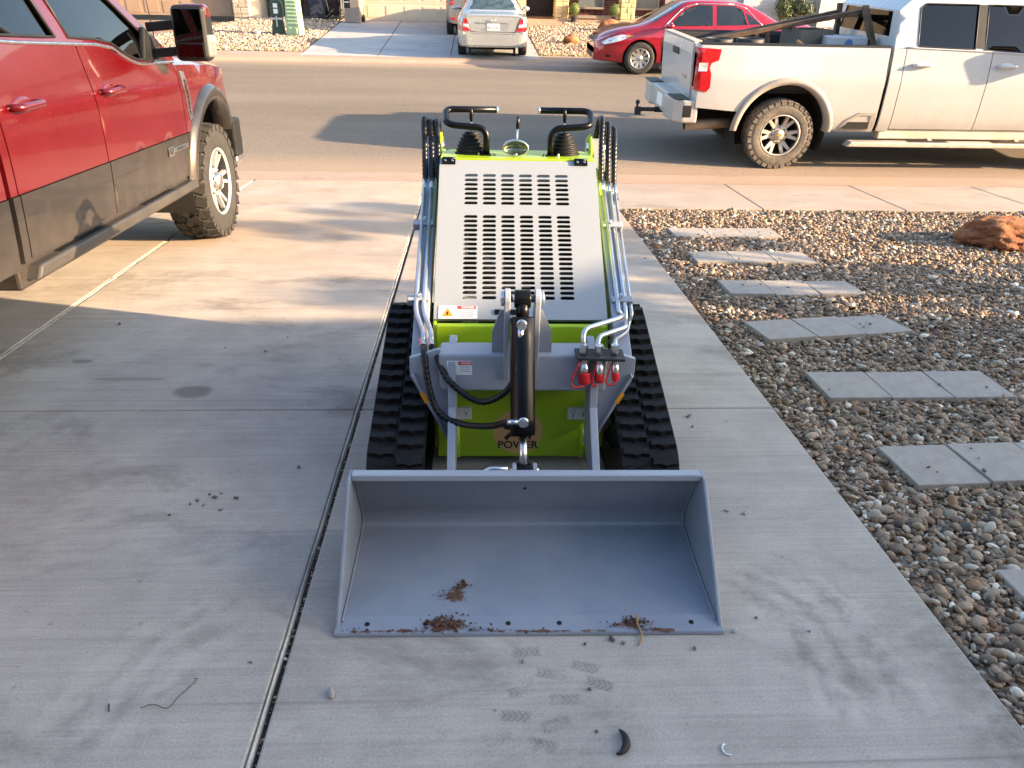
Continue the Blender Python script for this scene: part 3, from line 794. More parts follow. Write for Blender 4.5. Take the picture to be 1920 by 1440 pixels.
MB().ellipsoid((0, .004, 0), (.051, .008, .051)).build('lens', glass_mat('lamp_glass', (.75, .76, .74)), lamp)
MB().lathe([(.05, .006), (.03, .026), (.008, .032)], (0, 0, 0), (0, 1, 0), 24, caps=False).build('reflector', pm('lamp_reflector', (.55, .55, .5), .25, .9, var=.3, scale=40), lamp)
lp(MB().cyl((-.008, 3.455, 1.085), (-.008, 3.455, 1.10), .01), 'lamp_bracket', CHROME, deck)

# --- lift arms
for s in (-1, 1):
    m = MB().bar((s*.378, 3.72, 1.10), (s*.378, 2.60, .455), .058, .085, (0, -.5, .87))
    arm = lp(m, 'lift_arm', GREY, None, .005)
    fpp = [(s*.407, .52), (s*.407, .450), (s*.268, .165), (s*.238, .165), (s*.238, .50), (s*.30, .555)]
    lp(MB().prism(fpp, 'y', 2.532, 2.552), 'front_plate', GREY, arm, .003)
    lp(MB().prism([(2.66, .56), (2.50, .53), (2.46, .36), (2.30, .20), (2.20, .12), (2.20, .06), (2.27, .05), (2.45, .14), (2.56, .28), (2.66, .40)], 'x', *sorted((s*.240, s*.268))), 'drop_plate', GREY, arm, .003)
    lp(MB().bar((s*.395, 2.545, .462), (s*.262, 2.545, .182), .075, .010, (s*.5, 0, .5)), 'edge_plate', GREY, arm, .002)
    lp(MB().bar((s*.366, 2.507, .395), (s*.346, 2.507, .354), .001, .015, (s*.9, 0, -.45)), 'stripe_label', ORANGEL, arm)
    lp(MB().prism([(3.48, .20), (3.74, .20), (3.80, 1.12), (3.66, 1.16), (3.52, .98)], 'x', *sorted((s*.337, s*.349))), 'arm_tower', GREEN, None, .004)
    lp(MB().cyl((s*.33, 3.70, 1.09), (s*.42, 3.70, 1.09), .022), 'pivot_pin', CHROME, arm)
xb_ = lp(MB().box(-.30, .30, 2.50, 2.622, .405, .548), 'cross_tube', GREY, None, .010, 3)
for s in (-1, 1):
    x0, x1 = (-.071, -.051) if s < 0 else (.031, .051)
    pts = [(2.60, .46), (2.488, .46)] + arc(2.475, .765, .034, 200, -20, 12)[::1] + [(2.60, .60)]
    lp(MB().prism(pts, 'x', x0, x1), 'bracket', GREY, xb_, .003)
    g0 = s*.106-.006; g1 = x0 if s < 0 else x1
    lp(MB().prism([(g0, .548), (g1, .548), (g1, .705), (g1+s*.012, .705), (g0, .625)], 'y', 2.525, 2.535), 'gusset', pm('gusset_dark_grey', (.22, .24, .27), .45), xb_)  # gussets in a darker grey than the arms
    lp(MB().cyl((x0-.012 if s < 0 else x1, 2.475, .765), (x0 if s < 0 else x1+.012, 2.475, .765), .026, n=20), 'pin_washer', STEELP, xb_, .002)
lp(MB().cyl((-.085, 2.475, .765), (.065, 2.475, .765), .013), 'pin', CHROME, xb_)
sx = Matrix(((1, 0, 0, -.227), (0, 0, -1, 2.4985), (0, 1, 0, .497), (0, 0, 0, 1)))
pl_ = MB().box(-.045, .045, -.027, .027, -.0002, .0006).build('warning_label', WHITEL, xb_, 0, 2, sx)
poly_label(pl_, [(-.024, -.007), (.024, -.007), (.024, .007), (-.024, .007)], REDL, T(.020, .018)); letters('DANGER', .009, WHITEL, pl_, T(.023, .018, .0012), bold=.0003)
poly_label(pl_, [(-.004, -.012), (.006, -.014), (-.002, .004), (-.008, .010)], INK, T(-.024, -.004))
for k in range(3): poly_label(pl_, [(-.018, -.0014), (.017, -.0014), (.017, .0014), (-.018, .0014)], INKG, T(.020, .004-k*.009))
# tilt cylinder
ct, cb = V(-.010, 2.44, .700), V(-.006, 2.305, .335); ax = (cb-ct).normalized()
cyl_ = lp(MB().lathe([(.034, -.012), (.041, -.006), (.041, .05), (.042, .052), (.042, .33), (.043, .335), (.043, (cb-ct).length), (.018, (cb-ct).length+.004)], ct, ax, 28), 'tilt_cylinder', BLACK)
lp(MB().cyl((-.038, 2.472, .765), (.018, 2.472, .765), .031, n=24), 'cylinder_eye', BLACK, cyl_, .004)
lp(MB().cyl(V(-.010, 2.470, .765), ct, .022), 'cylinder_neck', BLACK, cyl_)
rb = V(-.004, 2.235, .232)
lp(MB().cyl(cb, rb, .0145), 'piston_rod', CHROME, cyl_)
lp(MB().cyl((-.030, 2.235, .232), (.022, 2.235, .232), .026, n=24), 'rod_eye', BLACK, cyl_, .003)
for dx in (-.043, .027):
    lp(MB().prism(arc(2.235, .232, .028, 0, 180, 10)+[(2.207, .15), (2.263, .15)], 'x', dx, dx+.014), 'clevis', GREY, cyl_, .002)
lp(MB().cyl((-.052, 2.235, .232), (.048, 2.235, .232), .012), 'pin', CHROME, cyl_)
f1, f2 = V(-.014, 2.400, .700), V(-.006, 2.290, .392)
for f_ in (f1, f2):
    lp(MB().cyl(f_+V(0, .03, 0), f_-V(0, .014, 0), .017, n=20).cyl(f_-V(0, .014, 0), f_-V(0, .020, 0), .0135, n=6, smooth=False), 'fitting', CHROME, cyl_)
lp(MB().cyl(f1+V(-.002, -.006, -.014), f1+V(-.006, -.010, -.060), .011, .0095), 'hose_ferrule', CHROME, cyl_)
lp(MB().cyl(f2+V(-.014, -.004, .0), f2+V(-.055, -.002, -.002), .010, .0095), 'hose_ferrule', CHROME, cyl_)
def hose(pts, r_=.0115, n=10, name='hose', parent=None):
    P = bez(pts, n); rr, L = [], 0
    Q = []
    for i in range(len(P)-1):
        k = max(1, int((P[i+1]-P[i]).length/.0045)); Q += [P[i].lerp(P[i+1], j/k) for j in range(k)]
    Q.append(P[-1])
    for i in range(len(Q)):
        if i: L += (Q[i]-Q[i-1]).length
        rr.append(r_*(1+.09*math.sin(L*2*math.pi/.019)))
    return lp(MB().tube(Q, rr, 10), name, HOSE, parent)
hose([(-.331, 2.605, .540), (-.305, 2.53, .52), (-.262, 2.475, .455), (-.155, 2.44, .392), (-.06, 2.40, .455), (-.024, 2.385, .56), (-.020, 2.389, .645)])
hose([(-.362, 2.605, .543), (-.352, 2.53, .53), (-.338, 2.485, .44), (-.305, 2.45, .35), (-.225, 2.415, .318), (-.125, 2.345, .345), (-.062, 2.288, .390)])
# hard lines and hoses along the arms
def aline(s, x_, dz=0.0, top=True):
    o = V(0, -.024, .040)+V(0, 0, dz)
    pts = [V(s*x_, 3.40, .918)+o, V(s*x_, 2.80, .572)+o]
    return pts
for x_ in (.402, .372):
    p = aline(-1, x_); e = V(-x_+.040, 2.615, .548)
    lp(MB().tube(rounded([p[0], p[1], e+V(-.004, .05, .02), e], .04, 5), .0095, 10), 'hydraulic_pipe', STEELP)
    lp(MB().cyl(e+V(-.006, .012, .004), e+V(.002, -.03, -.004), .013, n=6, smooth=False), 'pipe_nut', CHROME)
for k, x_ in enumerate((.376, .404, .428)):
    p = aline(1, x_, -.006*k)
    e = [[V(.392, 2.78, .60), V(.365, 2.66, .632), V(.222, 2.545, .632), V(.208, 2.51, .62), V(.211, 2.487, .566)],
         [V(.40, 2.76, .575), V(.385, 2.65, .598), V(.275, 2.55, .602), V(.262, 2.515, .594), V(.264, 2.487, .562)],
         [V(.42, 2.78, .57), V(.40, 2.70, .56), V(.34, 2.58, .58), V(.322, 2.50, .60), V(.320, 2.487, .566)]][k]
    lp(MB().tube(rounded([p[0], p[1]]+e, .026, 6), .0092 if k < 2 else .007, 10), 'hydraulic_pipe', STEELP)
    lp(MB().cyl(e[-1]+V(0, 0, .028), e[-1]+V(0, 0, -.004), .0145, n=6, smooth=False), 'pipe_nut', CHROME)
for s in (-1, 1):
    for y_, z_ in ((3.20, .835), (2.84, .628)):
        cl = lp(MB().bar((s*.352, y_-.004, z_+.006), (s*.438, y_-.004, z_+.006), .030, .036, (0, -.5, .87)), 'pipe_clamp', GREY, None, .004)
        lp(MB().cyl((s*.389, y_-.008, z_+.02), (s*.389, y_-.022, z_+.042), .007, n=6, smooth=False), 'bolt', CHROME, cl)
    for k, x_ in enumerate((.372, .402, .430) if s > 0 else (.372, .402, .345)):
        st_ = V(s*x_, 3.395, .956-.006*k)
        if s > 0 or k < 2: lp(MB().cyl(st_-V(0, .02, .014), st_+V(0, .055, .038), .0125, n=8).cyl(st_+V(0, -.035, -.022), st_+V(0, -.005, -.003), .0145, n=6, smooth=False), 'hose_ferrule', CHROME)
        tp = 1.232-.022*k if s > 0 else 1.212+.010*(k != 2)-.012*(k == 0)
        hose([st_+V(0, .05, .034), V(s*(x_+.004), 3.52, 1.12), V(s*(x_+.010), 3.585, tp-.018), V(s*(x_+.012), 3.635, tp), V(s*(x_+.008), 3.69, tp-.03), V(s*(x_-.004), 3.73, 1.05), V(s*(x_-.02), 3.74, .86)], .0125, 7)
# couplers
cp = lp(MB().prism([(.184, 2.452), (.352, 2.440), (.356, 2.535), (.184, 2.545)], 'z', .547, .557), 'coupler_plate', DARK, None, .002)
for k, (x_, y_, r_, L_) in enumerate(((.213, 2.487, .0155, .062), (.266, 2.486, .0150, .066), (.322, 2.482, .0125, .058))):
    b = V(x_, y_, .547); d = V(.05, -.30, -1).normalized()
    cpl = lp(MB().lathe([(r_*.8, -.004), (r_*1.15, 0), (r_*1.15, .016), (r_*.9, .018), (r_, .03), (r_*1.08, .032), (r_*1.08, L_*.85), (r_*.9, L_)], b, d, 16), 'quick_coupler', CHROME, cp)
    lp(MB().cyl(b+d*.003, b+d*.015, r_*1.28, n=6, smooth=False), 'hex_nut', CHROME, cpl)
    R_ = r_*(1.45 if k == 0 else 1.12); c_ = b+d*(L_*.92)
    lp(MB().lathe([(R_*1.02, 0), (R_*1.05, .004), (R_, .008), (R_*.96, .036 if k == 0 else .026), (R_*.6, .042 if k == 0 else .032), (.001, .043 if k == 0 else .033)], c_, d, 18), 'dust_cap', REDP, cpl)
    lp(MB().lathe([(r_*1.25, 0), (r_*1.4, .002), (r_*1.25, .006)], b+d*.0, d, 16), 'cap_ring', REDP, cpl)
for pts in ([(.205, 2.475, .545), (.185, 2.455, .515), (.168, 2.445, .470), (.178, 2.437, .452), (.215, 2.445, .452)],
            [(.258, 2.474, .540), (.25, 2.46, .50), (.243, 2.452, .455), (.262, 2.448, .452)],
            [(.318, 2.474, .543), (.303, 2.462, .51), (.291, 2.452, .468), (.31, 2.448, .455), (.328, 2.452, .468)]):
    lp(MB().tube(bez(pts, 8), .0032, 6), 'cap_lanyard', REDP, cp)
# decals on the green front panel: frame facing the camera
def faceM(x_, y_, z_): return Matrix(((1, 0, 0, x_), (0, 0, -1, y_), (0, 1, 0, z_), (0, 0, 0, 1)))
for s in (-1, 1):
    d_ = MB().box(-.042, .042, -.027, .027, -.0002, .0006).build('lifting_label', WHITEL, fp, 0, 2, faceM(s*.229, 2.6647, .232))
    for dx in (-.02, .02):
        poly_label(d_, [(dx+a, b+.010) for a, b in arc(0, 0, .009, 0, 360, 16)], INKG, T(0, 0)); poly_label(d_, [(dx+a, b+.010) for a, b in arc(0, 0, .007, 0, 360, 16)], WHITEL, T(0, 0, .0012))
        letters('J' if dx < 0 else 'T', .022, INK, d_, T(dx, -.009), bold=.0003)
    poly_label(d_, [(-.04, .022), (.04, .022), (.04, .026), (-.04, .026)], INKG, T(0, 0))
LOGO = pm('logo_disc', (.70, .40, .16), .4, var=.05)
poly_label(fp, arc(0, 0, .098, 0, 359, 48), LOGO, faceM(-.006, 2.6643, .150), 'emblem')
letters('POWER', .046, INK, fp, faceM(-.006, 2.6635, .090), 'emblem_lettering', bold=.001)
poly_label(fp, [(-.06, .02), (-.052, .055), (-.044, .042), (-.036, .058), (-.025, .03), (-.03, .008), (-.05, .01)], INK, faceM(-.006, 2.6636, .150), 'emblem_print')
poly_label(fp, [(-.055, -.025), (-.03, .0), (.03, .002), (.055, -.01), (.05, -.04), (.04, -.022), (-.03, -.022), (-.045, -.042)], INK, faceM(-.006, 2.6636, .150), 'emblem_print')

# --- earth left in the bucket
MUD = pm('mud', (.105, .05, .030), .95, var=.45, scale=60, bump=.6, bscale=220)
def mud_heap(name, pts, label):
    P, sz = [], []
    for x_, y_, z_, sx_, sy_, n_, r_ in pts:
        P.append(np.column_stack([RNG.normal(x_, sx_, n_), RNG.normal(y_, sy_, n_), np.full(n_, z_)+RNG.uniform(-.001, .003, n_)])); sz.append(np.clip(RNG.lognormal(math.log(r_), .45, n_), .001, .012))
    P = np.concatenate(P); sz = np.concatenate(sz); P[:, 1] = np.maximum(P[:, 1], 1.706); P[:, 1] -= LY
    P = P[::2]; sz = sz[::2]
    me = pebble_mesh(name, P, sz*.72, I1, (.25, .5)); o = link(name, me, MUD, None, M=LM); tag(o, label, None, kind='stuff')
mud_heap('mud', [(-.25, 1.735, .021, .03, .012, 170, .0042), (-.20, 1.72, .017, .06, .008, 150, .0036), (-.235, 1.765, .024, .03, .01, 40, .003), (-.33, 1.712, .014, .06, .004, 60, .003), (-.50, 1.716, .015, .02, .006, 30, .0035), (-.12, 1.712, .014, .05, .003, 40, .0028), (.0, 1.709, .013, .03, .003, 20, .0028)], 'reddish mud stuck to the cutting edge of the bucket')
mud_heap('mud', [(-.205, 1.90, .026, .012, .014, 40, .0048), (-.225, 1.86, .025, .02, .02, 70, .0026), (-.26, 1.84, .024, .016, .02, 40, .0022)], 'reddish mud splash on the bucket floor')
mud_heap('mud', [(.27, 1.725, .019, .03, .010, 60, .0038), (.32, 1.735, .020, .02, .012, 60, .0045), (.36, 1.712, .015, .03, .005, 50, .003), (.285, 1.755, .022, .006, .010, 16, .005)], 'clod of reddish mud with roots on the bucket lip near its right corner')
# ================================================================== VEHICLES
TYRE = pm('tyre_rubber', (.014, .0135, .013), .8, var=.3, scale=10, bump=.3, bscale=90, dust=(.085, .07, .055), dustamt=.45)
TYRE_D = pm('dusty_tyre_rubber', (.10, .085, .07), .88, var=.3, scale=10, bump=.3, bscale=90, dust=(.30, .25, .19), dustamt=.8)
ALLOY = pm('alloy', (.52, .51, .49), .32, .9, var=.1, scale=9)
ALLOY_D = pm('dusty_alloy', (.46, .42, .36), .5, .45, var=.15, scale=9, dust=(.40, .33, .25), dustamt=.6)
BLKPL = pm('black_plastic', (.010, .010, .011), .5, var=.2, scale=8, bump=.1, spec=.3)
WELL = pm('wheel_well', (.012, .011, .010), .95, var=.3)
SEAT = pm('seat_cloth', (.035, .033, .032), .9, var=.2, scale=20)
PANE = glass_mat('tinted_glass', (.07, .08, .09), .02, .6)
PANE_D = glass_mat('dark_tinted_glass', (.03, .03, .03), .03, .35)
PANE_L = glass_mat('clear_car_glass', (.55, .62, .60), .02, .8)
REDLENS = pm('red_lens', (.42, .008, .012), .12, var=.15, scale=20, coat=.8)
CLRLENS = pm('clear_lens', (.62, .62, .62), .12, .35, var=.2, scale=30, coat=.8)
AMBER = pm('amber_lens', (.75, .22, .02), .15, coat=.8)
SEAM = pm('panel_gap', (.006, .006, .006), .9)

def wheel(parent, c, side, Rt, w_, Rr, style, tmat, rmat, lugs=0, turn=0.0):
    """tyre > rim > hub; axle along y, outer face towards side (+1 / -1)"""
    cx, cy_, cz = c; yo = side*w_/2
    prof = [(Rr*.98, -w_*.42), (Rr+.012, -w_*.47), ((Rt+Rr)/2, -w_*.5), (Rt*.93, -w_*.47), (Rt*.985, -w_*.38), (Rt, -w_*.30),
            (Rt, w_*.30), (Rt*.985, w_*.38), (Rt*.93, w_*.47), ((Rt+Rr)/2, w_*.5), (Rr+.03, w_*.485), (Rr+.012, w_*.47), (Rr*.98, w_*.42)]
    m = MB().lathe(prof, (0, 0, 0), (0, side, 0), 48, caps=False)
    if lugs:
        for i in range(lugs):
            t = 2*math.pi*i/lugs
            for k, (off, yy, wid, ang) in enumerate(((0, -w_*.33, w_*.25, .3), (.5, -w_*.07, w_*.17, -.5), (.25, w_*.14, w_*.17, .5), (.75, w_*.36, w_*.27, -.3))):
                tt = t + off*2*math.pi/lugs; Mx = Matrix.Rotation(-tt, 4, 'Y') @ Matrix.Translation((Rt+.004, yy*side, 0)) @ Matrix.Rotation(ang, 4, 'X')
                l_ = math.pi*Rt/lugs*.86
                if k in (0, 3):
                    q = 1 if k == 3 else -1
                    m.add([(-.012, -wid/2*1, -l_), (-.012, wid/2, -l_), (-.012, wid/2, l_), (-.012, -wid/2, l_), (.006-.014*(q*side < 0), -wid/2, -l_*.85), (.006-.014*(q*side > 0), wid/2, -l_*.85), (.006-.014*(q*side > 0), wid/2, l_*.85), (.006-.014*(q*side < 0), -wid/2, l_*.85)],
                          [(4, 5, 6, 7), (0, 1, 5, 4), (1, 2, 6, 5), (2, 3, 7, 6), (3, 0, 4, 7)], M=Mx)
                    # shoulder block running down the side wall
                    ys = q*w_*.475*side; M2 = Matrix.Rotation(-tt, 4, 'Y') @ Matrix.Translation((Rt*.945, ys, 0))
                    m.box(-.024, .020, -.007, .007, -l_*.8, l_*.8, M2)
                else: m.box(-.01, .006, -wid/2, wid/2, -l_, l_, Mx)
    ty = m.build('tyre', tmat, parent, 0, 2, Matrix.Translation(c) @ Matrix.Rotation(turn, 4, 'Z'))
    # rim: barrel + face
    yb = side*w_*.5
    m = MB().lathe([(Rr*1.0, w_*.44), (Rr*1.02, w_*.47), (Rr*.97, w_*.475), (Rr*.94, w_*.42)], (0, 0, 0), (0, side, 0), 48, caps=False)
    n, r_in, two, wid0, wid1, dish = style
    f = w_*.40
    for i in range(n):
        t = 2*math.pi*i/n
        for dlt in ((-two, two) if two else (0,)):
            Mx = Matrix.Rotation(-(t), 4, 'Y')
            a0, a1 = dlt*.55, dlt
            p0 = V(r_in*math.cos(a0), 0, r_in*math.sin(a0)); p1 = V(Rr*.955*math.cos(a1), 0, Rr*.955*math.sin(a1))
            d = (p1-p0).normalized(); q = V(-d.z, 0, d.x)
            P = []
            for p, wd, dep in ((p0, wid0, f-dish), (p1, wid1, f)):
                P += [p-q*wd/2+V(0, side*dep*.99, 0), p+q*wd/2+V(0, side*dep*.99, 0), p+q*wd*.65+V(0, side*(dep-.03), 0), p-q*wd*.65+V(0, side*(dep-.03), 0)]
            m.add(P, [(0, 1, 5, 4), (1, 2, 6, 5), (3, 0, 4, 7), (2, 3, 7, 6)], M=Mx)
    m.lathe([(r_in*1.12, f-dish-.03), (r_in*1.1, f-dish), (r_in*.9, f-dish+.006)], (0, 0, 0), (0, side, 0), 32)
    rim = m.build('rim', rmat, ty)
    MB().lathe([(Rr*.94, w_*.42), (Rr*.92, w_*.3), (Rr*.90, -w_*.1), (Rr*.88, -w_*.3)], (0, 0, 0), (0, side, 0), 48, caps=False).build('rim_barrel', pm('rim_barrel_dark', (.06, .058, .055), .5, .5), rim)
    MB().lathe([(Rr*.90, -.0), (Rr*.4, -.004), (.03, 0)], (0, side*(-w_*.05), 0), (0, side, 0), 32, caps=False).build('brake_disc', WELL, rim)
    return ty, rim, f-dish

def hub_cap(rim, side, r_, f, mat, h=.03):
    return MB().lathe([(r_*1.05, 0), (r_, h*.5), (r_*.75, h*.9), (r_*.2, h), (.001, h)], (0, side*f, 0), (0, side, 0), 28).build('hub_cap', mat, rim)
def lug_nuts(rim, side, n, r_, f, mat):
    for i in range(n):
        t = 2*math.pi*i/n; p = V(r_*math.cos(t), side*f, r_*math.sin(t))
        MB().cyl(p, p+V(0, side*.02, 0), .011, .009, n=6, smooth=False).build('lug_nut', mat, rim)

def seat(parent, x, y, z, w_=.5, mat=SEAT):
    m = MB().box(x-.06, x+.08, y-w_/2, y+w_/2, z, z+.55).box(x-.05, x+.45, y-w_/2, y+w_/2, z-.12, z+.05)
    o = m.build('seat', mat, parent, .04, 3)
    MB().box(x-.09, x+.02, y-.13, y+.13, z+.60, z+.79).build('headrest', mat, o, .045, 3)

def pickup(p):
    t = thing('pickup_truck', p['label'], 'pickup', p['M'])
    W = p['prof']; xf = p['xf']; body = p['paint']; glass = p['glass']
    def S(x, z):
        w_ = smooth_table(W, z)
        if x > xf-1.0: w_ -= .14*((x-(xf-1.0))/1.0)**2.6
        if x < .5: w_ -= .02*((.5-x)/.5)**2
        return w_
    def wob(x, z): return 0
    def panel(name, poly, mat, s, off=0.0, holes=(), step=.085, rim=.03, parent=None):
        m = MB(); skin(m, poly, lambda a, b: (a, s*(S(a, b)+off), b), (0, -s*rim, 0), holes, step)
        return m.build(name, mat, parent or t)
    belt, zr = p['belt'], p['roof']; B = lambda x: lerp_table(belt, x)
    zl = p['zl']; clad = p.get('clad')
    rd0, rd1, fd1, cab, xb = p['rd0'], p['rd1'], p['fd1'], p['cab'], p['xb']; rail = p['rail']
    wr, wf, Rt, Ra, zw = p['wr'], p['wf'], p['Rt'], p['Ra'], p['zw']; g = .005
    arch_r = arc(wr, zw, Ra, 180, 0, 18); arch_f = arc(wf, zw, Ra, 180, 0, 18)
    xa0, za0, xa1 = p['A']       # windshield base x, z; windshield top x
    hoodz = p['hoodz']           # (z at cowl, z at nose)
    HZ = lambda x: hoodz[0]+(hoodz[1]-hoodz[0])*((x-fd1)/(xf-fd1))**1.5
    for s in (-1, 1):
        # bed side
        zt = p.get('zt', zl+.1)
        outl = [(0.02, zt), (wr-Ra, zt-.04), (wr-Ra, zw)] + arch_r[1:-1] + [(wr+Ra, zw), (wr+Ra, zl), (xb-g, zl), (xb-g, rail), (.02, rail)]
        if clad:
            up = [(.02, clad), (wr-math.sqrt(Ra**2-(clad-zw)**2), clad)] + [q for q in arch_r if q[1] > clad] + [(wr+math.sqrt(Ra**2-(clad-zw)**2), clad), (xb-g, clad), (xb-g, rail), (.02, rail)]
            panel('bed_side', up, body, s)
            panel('cladding', [(wr+Ra, zl), (xb-g, zl), (xb-g, clad-.004), (wr+math.sqrt(Ra**2-(clad-zw)**2)+.002, clad-.004)] + [q for q in arch_r[::-1] if q[1] < clad and q[0] > wr][::-1], p['clad_mat'], s, .006)
        else: panel('bed_side', outl, body, s)
        MB().grid([[V(x_, s*(S(x_, rail)+.004), rail-.012), V(x_, s*(S(x_, rail)+.006), rail+.010), V(x_, s*(S(x_, rail)-.05), rail+.014), V(x_, s*(S(x_, rail)-.085), rail+.004), V(x_, s*(S(x_, rail)-.085), rail-.04)] for x_ in np.linspace(.0, xb, 12)]).build('bed_rail', BLKPL, t)
        if clad:
            panel('cab_corner', [(cab, clad), (rd0-g, clad), (rd0-g, B(rd0)-.012), (cab, rail-.02)], body, s)
            panel('cladding', [(cab, zl+.02), (rd0-g, zl+.02), (rd0-g, clad-.004), (cab, clad-.004)], p['clad_mat'], s, .008)
        else: panel('cab_corner', [(cab, zl), (rd0-g, zl), (rd0-g, B(rd0)-.012), (cab, rail-.02)], body, s)
        # doors
        for a, b, nm in ((rd0, rd1, 'door'), (rd1, fd1, 'door')):
            bot = zl+.03
            lower = [(a+g, bot if not clad else clad), (b-g, bot if not clad else clad), (b-g, B(b)-.012)] + [(x_, B(x_)-.012) for x_ in np.linspace(b, a, 8)[1:-1]] + [(a+g, B(a)-.012)]
            if a == rd0 and p.get('rd_curve'):      # rear door foot follows the wheel arch line
                lower[0] = (a+g+.02, lower[0][1]); lower.insert(1, (a+g+.10, bot)) if False else None
            d = panel(nm, lower, body, s)
            if clad: panel('cladding', [(a+g, bot), (b-g, bot), (b-g, clad-.004), (a+g, clad-.004)], p['clad_mat'], s, .008, parent=d)
            if b == fd1 and not clad: pass
            hx_ = a+.22 if a == rd0 else a+.20; hz_ = p['hz']
            for_ = S(hx_, hz_)
            hd_ = MB().tube(rounded([V(hx_-.11, s*(for_-.005), hz_), V(hx_-.10, s*(for_+.045), hz_+.002), V(hx_+.10, s*(for_+.045), hz_+.006), V(hx_+.11, s*(for_-.005), hz_+.006)], .03, 5), .018, 10)
            hd_.build('handle', p['handle'], d)
            MB().ellipsoid((hx_, s*(for_-.006), hz_), (.10, .012, .042)).build('handle_cup', p['cup'], d)
        # fender
        zf0 = zl+.02
        fen = [(fd1+g, clad or zf0)]
        if clad:
            k = math.sqrt(max(0, Ra**2-(clad-zw)**2)); fen += [(wf-k, clad)] + [q for q in arch_f if q[1] > clad] + [(wf+k, clad), (xf-.12, clad)]
        else: fen += [(wf-Ra, zf0), (wf-Ra, zw)] + arch_f[1:-1] + [(wf+Ra, zw), (wf+Ra, zf0+.15), (xf-.12, zf0+.15)]
        fen += [(xf-.12, HZ(xf-.12)-.06)] + [(x_, HZ(x_)-.05) for x_ in np.linspace(xf-.12, fd1, 8)[1:-1]] + [(fd1+g, HZ(fd1)-.05)]
        panel('fender', fen, body, s)
        if clad:
            k = math.sqrt(max(0, Ra**2-(clad-zw)**2))
            panel('cladding', [(fd1+g, zf0), (wf-Ra, zf0), (wf-Ra, zw)] + [q for q in arch_f if q[1] < clad and q[0] < wf][1:] + [(wf-k, clad-.004), (fd1+g, clad-.004)], p['clad_mat'], s, .008)
        # cab frame with window openings
        up0 = p['cab_top0']
        fr = [(cab, rail-.02), (rd0, B(rd0)-.004)] + [(x_, B(x_)-.004) for x_ in np.linspace(rd0, fd1, 12)[1:]] + [(xa0, za0), (xa1, zr), (up0, zr), (cab+.03, zr-.12)]
        w1, w2 = p['win_r'], p['win_f']
        panel('cab_frame', fr, p.get('frame', body), s, -.004, holes=[w1, w2], step=.085, rim=.04)
        for wn_ in (w1, w2):
            o = panel('window', wn_, glass, s, -.016, step=.15, rim=.004)
            loop = [V(a, s*(S(a, b)-.002), b) for a, b in dense(wn_, .12)]
            MB().tube(loop, .008, 6, closed=True).build('window_trim', p['trim'], o)
        # belt moulding
        MB().tube([V(x_, s*(S(x_, B(x_))+.006), B(x_)-.006) for x_ in np.linspace(rd0, fd1, 24)], .009, 6).build('belt_trim', p['belt_trim'], t)
        # arches
        for xw in (wr, wf):
            rows = []
            for k in range(29):
                an = R(p['fl0'] + (180-2*p['fl0'])*k/28); row = []
                for r_, o_ in ((Ra-.012, -.10), (Ra-.008, p['flo']*.75), (Ra+.03, p['flo']), (Ra+p['flw']*.75, p['flo']*.85), (Ra+p['flw'], .001)):
                    x_, z_ = xw+r_*math.cos(an), zw+r_*math.sin(an); row.append(V(x_, s*(S(min(x_, xf-.3), z_)+o_), z_))
                rows.append(row)
            # legs running down to the sill
            def leg(sg):
                out = []
                for z_ in np.linspace(zw+(Ra)*math.sin(R(p['fl0'])), zl-.02, 5)[1:]:
                    row = []
                    for r_, o_ in ((Ra-.012, -.10), (Ra-.008, p['flo']*.75), (Ra+.03, p['flo']), (Ra+p['flw']*.75, p['flo']*.85), (Ra+p['flw'], .001)):
                        x_ = xw+sg*r_*math.cos(R(p['fl0'])); row.append(V(x_, s*(S(min(x_, xf-.3), z_)+o_), z_))
                    out.append(row)
                return out
            rows = leg(1)[::-1] + rows + leg(-1)
            MB().grid(rows).build('wheel_arch', p['flare'], t)
            m = MB(); m.grid([[V(xw+Ra*math.cos(R(a_)), s*y_, zw+Ra*math.sin(R(a_))) for a_ in np.linspace(-25, 205, 24)] for y_ in (.96, .52)])
            m.prism(arc(xw, zw, Ra, -25, 205, 24), 'y', s*.50, s*.52); m.build('wheel_well', WELL, t)
            ty, rim, ff = wheel(t, (xw, s*(p['ty']), Rt), s, Rt, p['tw'], p['Rr'], p['style'], p['tyre'], p['rim'], p['lugs'])
            hub_cap(rim, s, p['hubr'], ff, p['hubm'], p['hubh']); lug_nuts(rim, s, 8, p['hubr']*1.45, ff-.004, p['nut'])
            if p.get('emblem'):
                MB().box(-.035, .035, -.004, .004, -.011, .011, Matrix.Translation((0, s*(ff+p['hubh']+.001), 0))).box(-.014, .014, -.004, .004, -.018, .018, Matrix.Translation((0, s*(ff+p['hubh']+.0015), 0))).build('wheel_emblem', pm('gold_emblem', (.45, .28, .05), .4, .3), rim)
        # sill and step
        MB().prism([(rd0-.1, zl+.028), (fd1+.1, zl+.028), (fd1+.1, zl-.10), (rd0-.1, zl-.10)], 'y', *sorted((s*(S(3, zl)-.16), s*(S(3, zl)-.012)))).build('sill', p['sill'], t, .015)
        st = p['step']
        sb = MB().prism([(rd0+st[0], st[2]-.03), (rd0+st[0]+.05, st[2]+.03), (fd1+st[1]-.05, st[2]+.03), (fd1+st[1], st[2]-.03)], 'y', *sorted((s*(S(3, zl)+st[3]), s*(S(3, zl)+st[4])))).build('running_board', p['step_mat'], t, .012)
        for q in (.25, .75):
            x_ = rd0+(fd1-rd0)*q; MB().bar((x_, s*(S(3, zl)-.1), zl-.06), (x_, s*(S(3, zl)+st[3]+.03), st[2]), .05, .04).build('step_bracket', p['step_mat'], sb)
